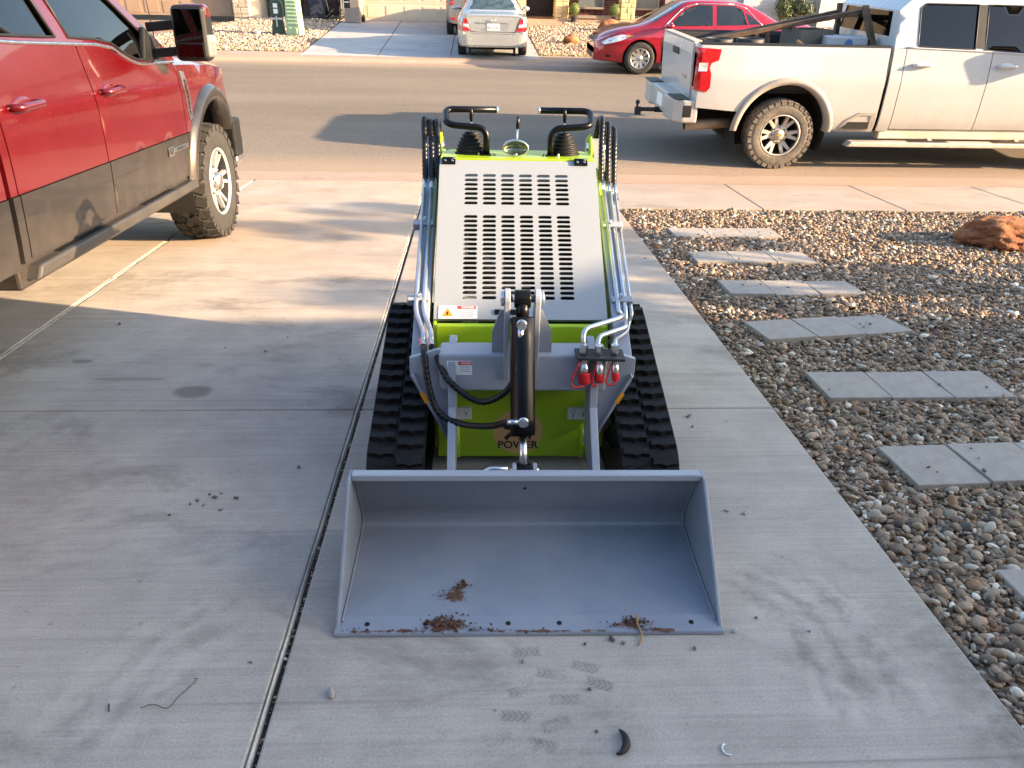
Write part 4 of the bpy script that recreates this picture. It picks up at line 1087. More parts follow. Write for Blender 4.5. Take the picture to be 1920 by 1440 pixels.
        for q in (.22, .70):
            x_ = rd0+(fd1-rd0)*q; MB().box(x_-.25, x_+.25, *sorted((s*(S(3, zl)+st[3]+.02), s*(S(3, zl)+st[4]-.02))), st[2]+.028, st[2]+.034).build('tread_pad', BLKPL, sb, .003)
    # roof, rear wall, windshield, hood
    up0 = p['cab_top0']; w_r = lambda x: S(x, zr)-.004
    m = MB(); rows = []
    for x_ in np.linspace(up0, xa1, 10):
        rows.append([V(x_, w_r(x_)*k, zr + .05*(1-abs(k)**2.4)) for k in np.linspace(-1, 1, 13)])
    m.grid(rows); m.grid([rows[0], [V(cab+.03, S(cab, zr-.12)*k, zr-.12) for k in np.linspace(-1, 1, 13)]], True, True); m.build('roof', p['paint'], t)
    def wall(k, z): return V(cab+.0+(.03*(z-rail)/(zr-.12-rail)), k*(S(cab, z)-.006), z)
    m = MB(); zb0, zb1 = rail+.10, zr-.14; yk = .80
    for a, b, c, d in ((-1, 1, rail-.45, zb0), (-1, 1, zb1, zr-.12), (-1, -yk, zb0, zb1), (yk, 1, zb0, zb1)):
        m.grid([[wall(k, z) for k in np.linspace(a, b, 5)] for z in np.linspace(c, d, 3)])
    m.build('cab_wall', p['paint'], t)
    rg = MB().grid([[wall(k, z)+V(.012, 0, 0) for k in np.linspace(-yk, yk, 5)] for z in (zb0, zb1)]).build('rear_window', p['glass'], t)
    ws = lambda k, u: V(xa0+(xa1-xa0)*u+.10*(1-k*k)*(1-u*.5), k*((S(xa0, za0)-.03)*(1-u)+(w_r(xa1)-.02)*u), za0+(zr-za0)*u + .03*(1-k*k)*u)
    MB().grid([[ws(k, u) for k in np.linspace(-1, 1, 9)] for u in np.linspace(0, 1, 5)]).build('windshield', p['glass'], t)
    m = MB(); rows = []
    for x_ in np.linspace(fd1+.02, xf-.06, 14):
        hw_ = S(x_, HZ(x_)-.05)-.003
        rows.append([V(x_, hw_*k, HZ(x_)-.05+.05*min(1, (1-abs(k))*9) + .045*(1-abs(k)**2)) for k in np.linspace(-1, 1, 25)])
    m.grid(rows); m.grid([rows[0], [V(xa0+.10*(1-k*k), k*S(xa0, za0)*.97, za0-.005) for k in np.linspace(-1, 1, 25)]], True, True)
    m.build('hood', body, t)
    nose = lambda k, z: V(xf-.02-.10*abs(k)**3-.02*(z-.8)**2, k*(S(xf-.06, min(z, 1.2))), z)
    fm = MB().grid([[nose(k, z) for k in np.linspace(-1, 1, 13)] for z in np.linspace(.72, HZ(xf)-.03, 6)]).build('front_fascia', BLKPL, t)
    for z in np.linspace(.80, HZ(xf)-.12, 4): MB().tube([nose(k, z)+V(.015, 0, 0) for k in np.linspace(-.62, .62, 13)], .03, 8).build('grille_bar', CHROME, fm)
    for s in (-1, 1): MB().grid([[nose(k, z)+V(.012, 0, 0) for k in np.linspace(.66*s, .98*s, 5)] for z in (.86, HZ(xf)-.10)]).build('headlight', CLRLENS, fm)
    MB().prism([(xf-.25, -.98), (xf-.02, -.98), (xf+.10, -.7), (xf+.13, 0), (xf+.10, .7), (xf-.02, .98), (xf-.25, .98)], 'z', .47, .72).build('bumper', p['bump_mat'], t, .03, 3)
    # structure hidden under the skin
    MB().box(.1, xf-.35, -.48, .48, .38, .72).box(cab+.05, fd1+.1, -.86, .86, zl-.02, zl+.08).build('frame', WELL, t)
    MB().cyl((wr, -.8, Rt), (wr, .8, Rt), .06).ellipsoid((wr, 0, Rt), (.2, .2, .2)).cyl((wf, -.8, Rt), (wf, .8, Rt), .05).build('axle', WELL, t)
    MB().box(fd1-.05, xf-.2, -.55, .55, .7, 1.0).box(fd1-.12, fd1+.1, -.85, .85, zl, B(fd1)-.04).build('firewall', WELL, t)
    for x_, ys in ((rd0+.28, (-.4, .4)), (rd1+.30, (-.42, .42))):
        for y_ in ys: seat(t, x_, y_, zl+.42, .52)
    # bed
    liner = p['liner']; fl = p['floor']
    m = MB().box(.05, xb-.02, -.80, .80, fl-.05, fl)
    for s in (-1, 1): m.box(.05, xb-.02, *sorted((s*.80, s*.86)), fl, rail-.02)
    m.box(xb-.05, xb-.01, -.86, .86, fl, rail-.02)
    m.build('bed_liner', liner, t)
    for s in (-1, 1): MB().box(wr-.45, wr+.45, *sorted((s*.58, s*.80)), fl, fl+.24).build('wheel_hump', liner, t, .05, 3)
    tgp = [(-.03, p['zt']+.06), (-.055, rail-.12), (-.05, rail+.005), (.05, rail+.012), (.05, p['zt']+.06)]
    tg = MB().prism([(b, a) for a, b in tgp] if False else tgp, 'y', -.80, .80).build('tailgate', p['paint'], t, .015, 3)
    MB().box(-.06, .055, -.79, .79, rail+.006, rail+.022).build('tailgate_cap', p['cap_mat'], tg, .006)
    MB().box(-.066, -.045, -.16, .16, rail-.20, rail-.12).build('tailgate_handle', BLKPL, tg, .01)
    for s in (-1, 1):
        # rear corner post: closes the bed side towards the tailgate
        m = MB(); m.grid([[V(.02-.035*math.sin(math.pi/2*min(1, k*1.2)) if k < 1 else .0, s*(S(.02, z)*(1-k)+.806*k), z) for k in np.linspace(0, 1, 7)] for z in np.linspace(p['zt'], rail, 6)])
        m.build('corner_post', body, t)
    tp = p.get('tail_lamp')
    if tp:
        for s in (-1, 1):
            m = MB(); skin(m, tp, lambda a, b: (a, s*(S(max(a, .02), b)+.006-.10*max(0, -a/.03)*.25), b), (0, -s*.10, 0), (), .05)
            tl = m.build('tail_lamp', REDLENS, t)
            zc = (p['rail']+p['zt'])/2
            MB().grid([[V(-.030, s*y_, z_) for y_ in (.83, .945)] for z_ in (zc-.12, zc+.25)]).build('lens', REDLENS, tl)
            m = MB(); skin(m, p['tail_clear'], lambda a, b: (a, s*(S(max(a, .02), b)+.009), b), None, (), .05); m.build('reverse_lens', CLRLENS, tl)
    # rear bumper and hitch
    bz0, bz1 = p['bz']
    bp = MB().prism([(.06, -.97), (-.13, -.97), (-.22, -.86), (-.25, -.45), (-.20, -.40), (-.20, .40), (-.25, .45), (-.22, .86), (-.13, .97), (.06, .97)], 'z', bz0, bz1).build('bumper', p['bump_mat'], t, .025, 3)
    for s in (-1, 1):
        MB().prism([(-.02, bz0+.07), (-.125, bz0+.07), (-.125, bz1-.06), (-.02, bz1-.06)], 'y', *sorted((s*.955, s*.976))).build('step_recess', BLKPL, bp, .008)
        MB().box(-.235, -.05, *sorted((s*.52, s*.94)), bz1+.0, bz1+.010).build('step_pad', BLKPL, bp, .004)
    MB().box(-.206, -.19, -.16, .16, bz0+.06, bz1-.06).build('licence_plate', WHITEL, bp)
    ht = MB().bar((.2, 0, bz0-.0), (-.26, 0, bz0-.0), .065, .065).build('hitch_receiver', BLKPL, t, .006)
    MB().bar((-.2, 0, bz0), (-.46, 0, bz0), .05, .05).box(-.52, -.44, -.03, .03, bz0-.07, bz0+.03).build('ball_mount', DARK, ht, .008)
    MB().lathe([(.02, 0), (.014, .02), (.014, .04), (.026, .055), (.030, .072), (.022, .092), (.002, .1)], (-.49, 0, bz0+.02), (0, 0, 1), 16).build('hitch_ball', DARK, ht)
    if p.get('extra'): p['extra'](t, S, B)
    return t

# ---- white work pickup across the yard
WHITE = pm('white_truck_paint', (.42, .435, .445), .25, var=.03, scale=1.5, coat=.6, dust=(.36, .315, .262), dustamt=.15, dustz=(.5, 1.2, .8, .5))
DUSTY = pm('dusty_white_lower', (.56, .49, .39), .55, var=.12, scale=4, dust=(.48, .36, .24), dustamt=.7)
FLARE_W = pm('dusty_grey_flare', (.26, .24, .22), .6, var=.15, dust=(.40, .33, .25), dustamt=.6)
def white_extra(t, S, B):
    for s in (-1, 1):
        # dust skirt below the moulded line on the lower doors and the bed
        # foot step ahead of the rear wheel
        m = MB(); skin(m, [(1.80, .46), (2.26, .46), (2.26, .69), (2.05, .69), (1.90, .60)], lambda a, b: (a, s*(S(a, b)+.010), b), (0, -s*.03, 0), [[(1.87, .495), (2.20, .495), (2.20, .655), (2.06, .655), (1.93, .585)]], .1)
        bs = m.build('bed_step', FLARE_W, t)
        MB().box(1.86, 2.21, *sorted((s*.84, s*.985)), .49, .50).build('step_tread', ALLOY_D, bs)
        MB().prism([(1.87, .495), (2.20, .495), (2.20, .655), (2.06, .655), (1.93, .585)], 'y', *sorted((s*.985, s*.992))).build('step_cavity', WELL, bs)
        panel_ = MB(); skin(panel_, [(3.305, 1.43), (3.415, 1.425), (3.415, 1.885), (3.305, 1.885)], lambda a, b: (a, s*(S(a, b)+.001), b), (0, -s*.01, 0), (), .1); panel_.build('pillar_cover', BLKPL, t)
        # mirrors
        x_ = 4.75; y_ = s*1.12
        mr = MB().box(x_-.05, x_+.10, *sorted((y_, s*1.36)), 1.42, 1.76).build('mirror', WHITE, t, .04, 3)
        MB().box(x_-.056, x_-.048, *sorted((s*1.15, s*1.33)), 1.46, 1.72).build('mirror_glass', CHROME, mr)
        MB().bar((x_, s*.95, 1.50), (x_, s*1.16, 1.52), .05, .06).build('mirror_arm', BLKPL, mr)
    MB().cyl((.55, -.70, .50), (-.02, -.72, .46), .062, n=20).build('exhaust_pipe', pm('dusty_exhaust', (.33, .25, .17), .6, .3, var=.2), t)
    MB().cyl((-.024, -.72, .46), (-.02, -.72, .46), .052, n=20).build('exhaust_bore', WELL, t)
    MB().box(-.050, -.046, -.60, -.42, 1.00, 1.03).build('badge', ALLOY, t)
PW = dict(label='white crew cab pickup parked at the kerb with lumber in its bed', M=Matrix.Translation((2.64, 10.76, -.005)), paint=WHITE, glass=PANE_D,
  prof=[(.38, .90), (.48, .965), (.60, .995), (.80, 1.003), (1.0, 1.004), (1.10, 1.0), (1.16, .985), (1.36, .962), (1.43, .948), (1.97, .75)],
  xf=6.15, zl=.47, zt=.72, xb=2.28, cab=2.32, rd0=2.47, rd1=3.53, fd1=4.72, rail=1.425, roof=1.93, wr=1.12, wf=5.16, Rt=.405, Rr=.243, tw=.29, ty=.855, Ra=.565, zw=.44,
  belt=[(2.3, 1.435), (3.5, 1.40), (4.2, 1.37), (4.72, 1.35)], A=(4.95, 1.36, 4.05), cab_top0=2.50, hoodz=(1.36, 1.22),
  win_r=[(2.60, 1.46), (2.62, 1.435), (3.30, 1.415), (3.30, 1.885), (2.66, 1.885), (2.60, 1.84)], win_f=[(3.42, 1.41), (4.40, 1.375), (4.62, 1.40), (4.05, 1.88), (3.42, 1.885)],
  hz=1.235, handle=WHITE, cup=pm('handle_cup_white', (.5, .49, .46), .4), trim=BLKPL, belt_trim=WHITE, fl0=6, flo=.022, flw=.075, flare=FLARE_W, tyre=TYRE_D, rim=ALLOY_D, lugs=30,
  style=(6, .10, .20, .045, .032, .035), hubr=.062, hubm=ALLOY_D, hubh=.035, nut=DARK, emblem=True, sill=DUSTY, step=(-.55, .25, .335, .02, .16), step_mat=ALLOY_D, bump_mat=pm('painted_bumper', (.40, .39, .38), .38, .3, var=.1, dust=(.40, .33, .25), dustamt=.4),
  liner=pm('spray_liner', (.02, .02, .021), .8, var=.3, bump=.4), floor=.92, cap_mat=pm('tan_cap', (.36, .31, .26), .6), bz=(.53, .80),
  tail_lamp=[(-.03, .92), (.12, .90), (.16, .95), (.155, 1.10), (.13, 1.17), (.15, 1.22), (.23, 1.25), (.25, 1.37), (-.03, 1.385)], tail_clear=[(.0, 1.13), (.10, 1.13), (.11, 1.22), (.0, 1.22)], extra=white_extra)
wt = pickup(PW)

# ---- red pickup on the driveway
REDPAINT = pm('candy_red_paint', (.076, .0003, .0022), .25, .15, var=.06, scale=2, coat=.7, dust=(.115, .007, .010), dustamt=.15, dustz=(.75, 1.28, .42, .35))
CLAD = pm('stone_grey_paint', (.017, .015, .014), .32, .3, var=.08, scale=3, coat=.5, dust=(.075, .06, .05), dustamt=.4, dustz=(.55, .85, .4, .3))
def red_extra(t, S, B):
    for s in (-1, 1):
        # fender vent
        v = MB(); x0 = 4.385
        pts = [(x0, 1.285), (x0+.075, 1.275), (x0+.085, 1.22), (x0+.10, 1.13), (x0+.09, .97), (x0+.03, .955), (x0+.005, 1.15)]
        skin(v, pts, lambda a, b: (a, s*(S(a, b)+.012), b), (0, -s*.02, 0), [[(x0+.025, 1.225), (x0+.065, 1.225), (x0+.08, 1.13), (x0+.07, 1.0), (x0+.04, .995), (x0+.025, 1.13)]], .1)
        vv = v.build('fender_vent', CHROME, t)
        for z_ in np.linspace(1.01, 1.21, 7): MB().bar((x0+.03, s*(S(x0, z_)+.004), z_), (x0+.078, s*(S(x0, z_)+.004), z_), .012, .014).build('vent_bar', BLKPL, vv)
        # badge on the lower front door
        b = MB().box(3.93, 4.02, *sorted((s*(S(4, .80)+.012), s*(S(4, .80)+.018))), .775, .835).box(4.03, 4.31, *sorted((s*(S(4, .80)+.010), s*(S(4, .80)+.015))), .79, .82).build('badge', CHROME, t, .003)
        if s < 0:
            letters('6.7', .05, INK, b, Matrix(((1, 0, 0, 3.975), (0, 0, -1, s*(S(4, .80)+.0195)), (0, 1, 0, .805), (0, 0, 0, 1))), bold=.001)
            letters('POWER STROKE', .024, INK, b, Matrix(((1, 0, 0, 4.17), (0, 0, -1, s*(S(4, .80)+.0165)), (0, 1, 0, .805), (0, 0, 0, 1))), bold=.0006)
        # towing mirror
        x_ = 4.06; y0, y1 = 1.13, 1.345
        sh = [(x_-.06, 1.36), (x_+.06, 1.36), (x_+.11, 1.46), (x_+.10, 1.62), (x_+.04, 1.69), (x_-.06, 1.685)]
        mr = MB().prism(sh, 'y', *sorted((s*y0, s*y1))).build('tow_mirror', BLKPL, t, .035, 4)
        MB().prism([(x_-.045, 1.60), (x_+.102, 1.60), (x_+.05, 1.695), (x_-.045, 1.692)], 'y', *sorted((s*(y0+.05), s*(y1+.004)))).build('mirror_cap', REDPAINT, mr, .03, 4)
        MB().prism([(x_-.045, 1.385), (x_+.08, 1.385), (x_+.11, 1.46), (x_+.113, 1.52), (x_-.045, 1.52)], 'y', *sorted((s*(y1-.03), s*(y1+.006)))).build('mirror_shell', pm('satin_grey', (.30, .29, .27), .35, .6), mr, .012)
        MB().prism([(x_-.02, 1.475), (x_+.07, 1.475), (x_+.07, 1.50), (x_-.02, 1.50)], 'y', *sorted((s*(y1), s*(y1+.012)))).build('marker_lamp', CLRLENS, mr, .004)
        MB().box(x_-.068, x_-.060, *sorted((s*(y0+.022), s*(y1-.022))), 1.475, 1.665).build('mirror_glass', pm('mirror_silver', (.05, .052, .056), .04, 1.0, var=.02), mr, .003)
        MB().box(x_-.068, x_-.060, *sorted((s*(y0+.022), s*(y1-.030))), 1.385, 1.465).build('mirror_glass', MATS['mirror_silver'], mr, .003)
        for z_ in (1.42, 1.575): MB().bar((x_+.03, s*.95, z_-.02), (x_+.03, s*(y0+.02), z_), .07, .055).build('mirror_arm', BLKPL, mr, .008)
        MB().prism([(3.90, 1.345), (4.16, 1.36), (4.08, 1.50), (3.98, 1.56)], 'y', *sorted((s*(S(4, 1.40)-.03), s*(S(4, 1.40)+.006)))).build('mirror_sail', BLKPL, mr, .01)
        # lower door dirt line and splash at the arch
    MB().cyl((4.35, -.90, 1.28), (4.22, -.90, 2.05), .004, .002, n=6).build('antenna', BLKPL, t)
    MB().box(5.42, 5.62, -1.02, -.92, .55, .86).build('fender_liner', BLKPL, t, .02)
RM = DR @ Matrix.Translation((-3.035, 1.40, 0)) @ Matrix.Rotation(R(90), 4, 'Z')
PR = dict(PW, label='red crew cab pickup with grey lower panels parked at the left of the driveway', M=RM, paint=REDPAINT, glass=PANE,
  prof=[(.42, .93), (.50, .975), (.60, .99), (.70, .998), (.86, 1.006), (1.0, 1.01), (1.14, 1.008), (1.24, 1.0), (1.31, .985), (1.40, .966), (1.50, .945), (2.0, .74)],
  clad=.882, clad_mat=CLAD, xf=5.80, zl=.565, zt=.70, xb=2.05, cab=2.08, rd0=2.14, rd1=3.07, fd1=4.35, rail=1.44, roof=1.975, wr=.89, wf=4.95, Rt=.435, Rr=.255, tw=.30, ty=.862, Ra=.545, zw=.52,
  belt=[(2.0, 1.53), (2.5, 1.50), (3.3, 1.475), (3.48, 1.455), (3.66, 1.385), (3.8, 1.355), (4.4, 1.345)], A=(4.42, 1.35, 3.50), cab_top0=2.25, hoodz=(1.37, 1.28),
  win_r=[(2.22, 1.56), (2.30, 1.53), (2.90, 1.512), (2.84, 1.93), (2.34, 1.93), (2.22, 1.87)], win_f=[(3.04, 1.508), (3.30, 1.498), (3.50, 1.475), (3.67, 1.405), (3.80, 1.375), (3.98, 1.37), (4.10, 1.44), (3.48, 1.93), (2.98, 1.93)],
  hz=1.235, handle=REDPAINT, cup=REDPAINT, trim=BLKPL, belt_trim=CHROME, frame=REDPAINT, fl0=4, flo=.045, flw=.10, flare=CLAD, tyre=TYRE, rim=pm('bright_alloy', (.50, .49, .47), .34, .5, var=.08), lugs=26,
  style=(6, .085, .17, .026, .024, .03), hubr=.075, hubm=CHROME, hubh=.06, nut=CHROME, emblem=False, sill=CLAD, step=(-.05, .02, .535, -.06, .05), step_mat=pm('running_board_grey', (.07, .065, .06), .4, .5, dust=(.16, .135, .11), dustamt=.4), bump_mat=CHROME,
  tail_lamp=[(-.03, .95), (.16, .95), (.16, 1.38), (-.03, 1.38)], tail_clear=[(.0, 1.10), (.10, 1.10), (.10, 1.2), (.0, 1.2)], extra=red_extra)
rt = pickup(PR)
# ================================================================== SEDANS
DGLASS = pm('car_glass_dark', (.012, .016, .018), .05, var=.2, scale=2, coat=.6)
RGLASS = pm('car_glass_rear', (.035, .055, .055), .06, var=.5, scale=5, coat=.6)
def sedan(label, M, paint, T, rearlamps=True, style=(9, .07, 0, .055, .07, .02), name='sedan_car'):
    t = thing(name, label, 'car', M)
    L = T['L']; xs = np.concatenate([np.linspace(0, .3, 9), np.linspace(.4, L-.5, 40), np.linspace(L-.4, L, 12)])
    rows = []
    for x in xs:
        w_ = smooth_table(T['w'], x); zb = lerp_table(T['zb'], x); zs = smooth_table(T['zs'], x); zt = smooth_table(T['zt'], x); wt = smooth_table(T['wt'], x)
        zt = max(zt, zs+.012); sh = w_*.955
        half = [(0, zb), (w_*.80, zb), (w_*.93, zb+.03), (w_*.975, zb+.12), (w_*.995, zb+.26), (w_, zs-.22), (w_*.99, zs-.09), (sh, zs-.02), (sh*.985, zs+.004)]
        for k in (.25, .5, .75): half.append((sh*.97+(wt-sh*.97)*k, zs+.01+(zt-.05-zs-.01)*k**.95 if zt-.05 > zs+.01 else zs+.006+k*(zt-zs)*.5))
        half += [(wt, max(zt-.05, zs+.5*(zt-zs))), (wt*.9, zt-.016), (wt*.6, zt-.004), (0, zt)]
        lean = T.get('lean', 0)
        ring = [V(x + (lean*max(0, z_-.5) if x < .01 else 0), y_, z_) for y_, z_ in half] + [V(x + (lean*max(0, z_-.5) if x < .01 else 0), -y_, z_) for y_, z_ in half[-2:0:-1]]
        rows.append(ring + [ring[0]])
    m = MB(); m.grid(rows)
    n = len(rows[0])-1
    b0 = len(m.v); m.v += [tuple(q) for q in rows[0][:-1]] + [tuple(q) for q in rows[-1][:-1]]
    m.f += [tuple(range(b0, b0+n)), tuple(range(b0+2*n-1, b0+n-1, -1))]; m.s += [False, False]
    me = m.mesh('body'); bm = bmesh.new(); bm.from_mesh(me); bmesh.ops.remove_doubles(bm, verts=bm.verts, dist=1e-5); bmesh.ops.recalc_face_normals(bm, faces=bm.faces); bm.to_mesh(me); bm.free()
    tmp = bpy.data.objects.new('body_tmp', me); COL.objects.link(tmp)
    c = MB()
    for xw in T['wheels']:
        for s in (-1, 1): c.cyl((xw, s*.55, T['Rt']+.01), (xw, s*1.2, T['Rt']+.01), T['Ra'], n=40)
    cut = bpy.data.objects.new('cut_tmp', c.mesh('cut')); COL.objects.link(cut)
    bm = bmesh.new(); bm.from_mesh(cut.data); bmesh.ops.recalc_face_normals(bm, faces=bm.faces); bm.to_mesh(cut.data); bm.free()
    bo = tmp.modifiers.new('b', 'BOOLEAN'); bo.operation = 'DIFFERENCE'; bo.object = cut; bo.solver = 'EXACT'
    dg = bpy.context.evaluated_depsgraph_get(); me2 = bpy.data.meshes.new_from_object(tmp.evaluated_get(dg))
    bpy.data.objects.remove(tmp); bpy.data.objects.remove(cut); me2.name = 'body'; me2.materials.clear()
    body = link('body', me2, paint, t)
    es = body.modifiers.new('split', 'EDGE_SPLIT'); es.split_angle = R(42)
    bv = BVHTree.FromPolygons([v.co.copy() for v in me.vertices], [tuple(p.vertices) for p in me.polygons])
    def decal(nm, poly, axis, sg, mat, off=.004, parent=None, step=.07, rim=.006):
        """a thin panel laid on the body; axis 'x' or 'y' is the direction it is looked at from (sign sg)"""
        def f(a, b):
            if axis == 'y': o, d = V(a, sg*3, b), V(0, -sg, 0)
            elif axis == 'x': o, d = V(L/2+sg*6, a, b), V(-sg, 0, 0)
            else: o, d = V(a, b, 4), V(0, 0, -1)
            hit = bv.ray_cast(o, d)
            p = hit[0] if hit[0] is not None else bv.find_nearest(o+d*(3 if axis == 'y' else L/2+3.9))[0]
            return p - d*off
        d_ = {'y': V(0, -sg, 0), 'x': V(-sg, 0, 0), 'z': V(0, 0, -1)}[axis]
        mm = MB(); skin(mm, poly, f, d_*rim, (), step)
        return mm.build(nm, mat, parent or t)
    def line(nm, pts, axis, sg, mat=SEAM, r_=.005):
        P = []
        for a, b in dense(list(pts)+list(pts[::-1])[1:-1], .05)[:] if False else [tuple(Vector(p).lerp(Vector(q), k/6)) for p, q in zip(pts, pts[1:]) for k in range(7)]:
            if axis == 'y': o, d = V(a, sg*3, b), V(0, -sg, 0)
            elif axis == 'x': o, d = V(L/2+sg*6, a, b), V(-sg, 0, 0)
            else: o, d = V(a, b, 4), V(0, 0, -1)
            h = bv.ray_cast(o, d)
            if h[0] is not None and (not P or (h[0]-P[-1]).length > 1e-4): P.append(h[0]-d*.001)
        if len(P) > 1: MB().tube(P, r_, 5).build(nm, mat, t)
    for xw in T['wheels']:
        for s in (-1, 1):
            ty, rim, ff = wheel(t, (xw, s*(T['trk']), T['Rt']), s, T['Rt'], .205, T['Rr'], style, TYRE, ALLOY)
            hub_cap(rim, s, .045, ff, ALLOY, .02)
            MB().cyl((xw, s*.56, T['Rt']), (xw, s*.60, T['Rt']), T['Ra']*.98, n=32).build('wheel_well', WELL, t)
    MB().box(.5, L-.6, -.55, .55, .20, .32).cyl((.15, .5, .27), (.9, .5, .27), .04).box(.25, .55, .15, .62, .22, .33).build('underbody', WELL, t, .02)
    T['detail'](t, decal, line, body)
    for s in (-1, 1):
        x_ = T['mirror']; mr = MB().ellipsoid((x_, s*.99, 1.0), (.07, .10, .065)).build('mirror', paint, t)
        MB().bar((x_+.03, s*.84, .96), (x_+.02, s*.95, .98), .05, .04).build('mirror_stalk', BLKPL, mr)
    return t

def side_glass(decal, s, rear, front):
    for w_ in (rear, front): decal('side_window', w_, 'y', s, DGLASS, .003)
SILV = pm('silver_paint', (.46, .455, .43), .26, .5, var=.03, coat=.8)
CAM = dict(L=4.80, w=[(0, .74), (.08, .82), (.3, .875), (.9, .898), (2.4, .90), (3.6, .89), (4.2, .86), (4.55, .79), (4.74, .70), (4.8, .60)],
  zb=[(0, .30), (.5, .24), (4.2, .21), (4.8, .26)], zs=[(0, .93), (.2, .97), (1, .985), (2.4, .955), (3.5, .92), (4.2, .83), (4.6, .72), (4.8, .62)],
  zt=[(0, .97), (.06, 1.025), (.3, 1.045), (.62, 1.065), (.75, 1.085), (1.1, 1.26), (1.45, 1.415), (1.8, 1.465), (2.3, 1.485), (2.75, 1.46), (3.1, 1.29), (3.55, 1.045), (3.75, 1.0), (4.3, .90), (4.65, .78), (4.8, .66)],
  wt=[(0, .70), (.6, .72), (.75, .70), (1.45, .56), (2.3, .585), (2.75, .57), (3.55, .70), (3.75, .74), (4.3, .70), (4.8, .52)],
  wheels=(1.09, 3.81), Rt=.33, Rr=.205, Ra=.375, trk=.79, mirror=3.22, lean=.10)
def silver_detail(t, decal, line, body):
    decal('rear_glass', [(-.66, 1.10), (.66, 1.10), (.60, 1.20), (.52, 1.405), (-.52, 1.405), (-.60, 1.20)], 'x', -1, RGLASS, .004)
    decal('windshield', [(-.66, 1.07), (.66, 1.07), (.53, 1.43), (-.53, 1.43)], 'x', 1, DGLASS, .004)
    for s in (-1, 1):
        side_glass(decal, s, [(1.28, 1.02), (2.20, 1.0), (2.20, 1.38), (1.75, 1.38), (1.5, 1.30)], [(2.26, 1.0), (3.20, .98), (2.80, 1.34), (2.6, 1.385), (2.26, 1.385)])
        tl = decal('tail_lamp', [(s*.57, .66), (s*.815, .655), (s*.83, .75), (s*.80, .90), (s*.72, .945), (s*.66, .93)], 'x', -1, REDLENS, .012)
        decal('reverse_lens', [(s*.62, .745), (s*.825, .755), (s*.815, .83), (s*.645, .815)], 'x', -1, CLRLENS, .016, tl)
        decal('tail_lamp_wrap', [(.0, .68), (.16, .70), (.20, .80), (.12, .92), (.0, .90)], 'y', s, REDLENS, .006)
        line('panel_gap', [(s*.40, .64), (s*.55, .655), (s*.66, .94), (s*.70, 1.0)], 'x', -1)
        line('panel_gap', [(1.55, .35), (1.62, .9)], 'y', s); line('panel_gap', [(2.23, .3), (2.23, .97)], 'y', s); line('panel_gap', [(3.32, .3), (3.3, .93)], 'y', s)
        decal('handle', [(1.75, .86), (1.93, .865), (1.93, .89), (1.75, .885)], 'y', s, SILV, .02)
        decal('headlight', [(4.25, .66), (4.6, .62), (4.66, .70), (4.35, .80)], 'y', s, CLRLENS, .006)
    line('panel_gap', [(-.57, .64), (.57, .64)], 'x', -1); line('panel_gap', [(-.83, .60), (.83, .60)], 'x', -1, SEAM, .004)
    decal('plate_recess', [(-.36, .67), (.36, .67), (.39, .84), (-.39, .84)], 'x', -1, pm('silver_recess', (.36, .355, .34), .35, .5), .002)
    decal('trunk_garnish', [(-.40, .845), (.40, .845), (.39, .875), (-.39, .875)], 'x', -1, SILV, .022)
    pl = decal('licence_plate', [(-.155, .675), (.155, .675), (.155, .83), (-.155, .83)], 'x', -1, WHITEL, .012)
    MX = lambda z_, x_: Matrix(((0, 0, -1, x_), (-1, 0, 0, 0), (0, 1, 0, z_), (0, 0, 0, 1)))
    letters('WT·0181', .075, pm('plate_ink', (.03, .03, .05), .5), pl, MX(.742, .0, ) @ T(0, 0, .02), bold=.002)
    letters('TEXAS', .028, MATS['plate_ink'], pl, MX(.808, .006) @ T(0, 0, .02))
    em = MB(); em.tube([(-.012+.10*(z_-.9), .055*math.cos(q), .915+.038*math.sin(q)) for q in np.linspace(0, 2*math.pi, 24)[:-1] for z_ in (.915+.038*math.sin(q),)], .006, 6, closed=True); em.tube([(.005, .022*math.cos(q), .918+.034*math.sin(q)) for q in np.linspace(0, 2*math.pi, 20)[:-1]], .005, 6, closed=True); em.build('emblem', CHROME, t)
    decal('bumper_cover', [(-.80, .34), (.80, .34), (.84, .42), (.84, .585), (-.84, .585), (-.84, .42)], 'x', -1, SILV, .03, step=.1, rim=.03)
sv = sedan('silver sedan seen from behind in the driveway across the street', Matrix.Translation((.43, 20.0, far_z(21)-.012)) @ Matrix.Rotation(R(90), 4, 'Z') @ Matrix.Scale(.955, 4), SILV, dict(CAM, detail=silver_detail))
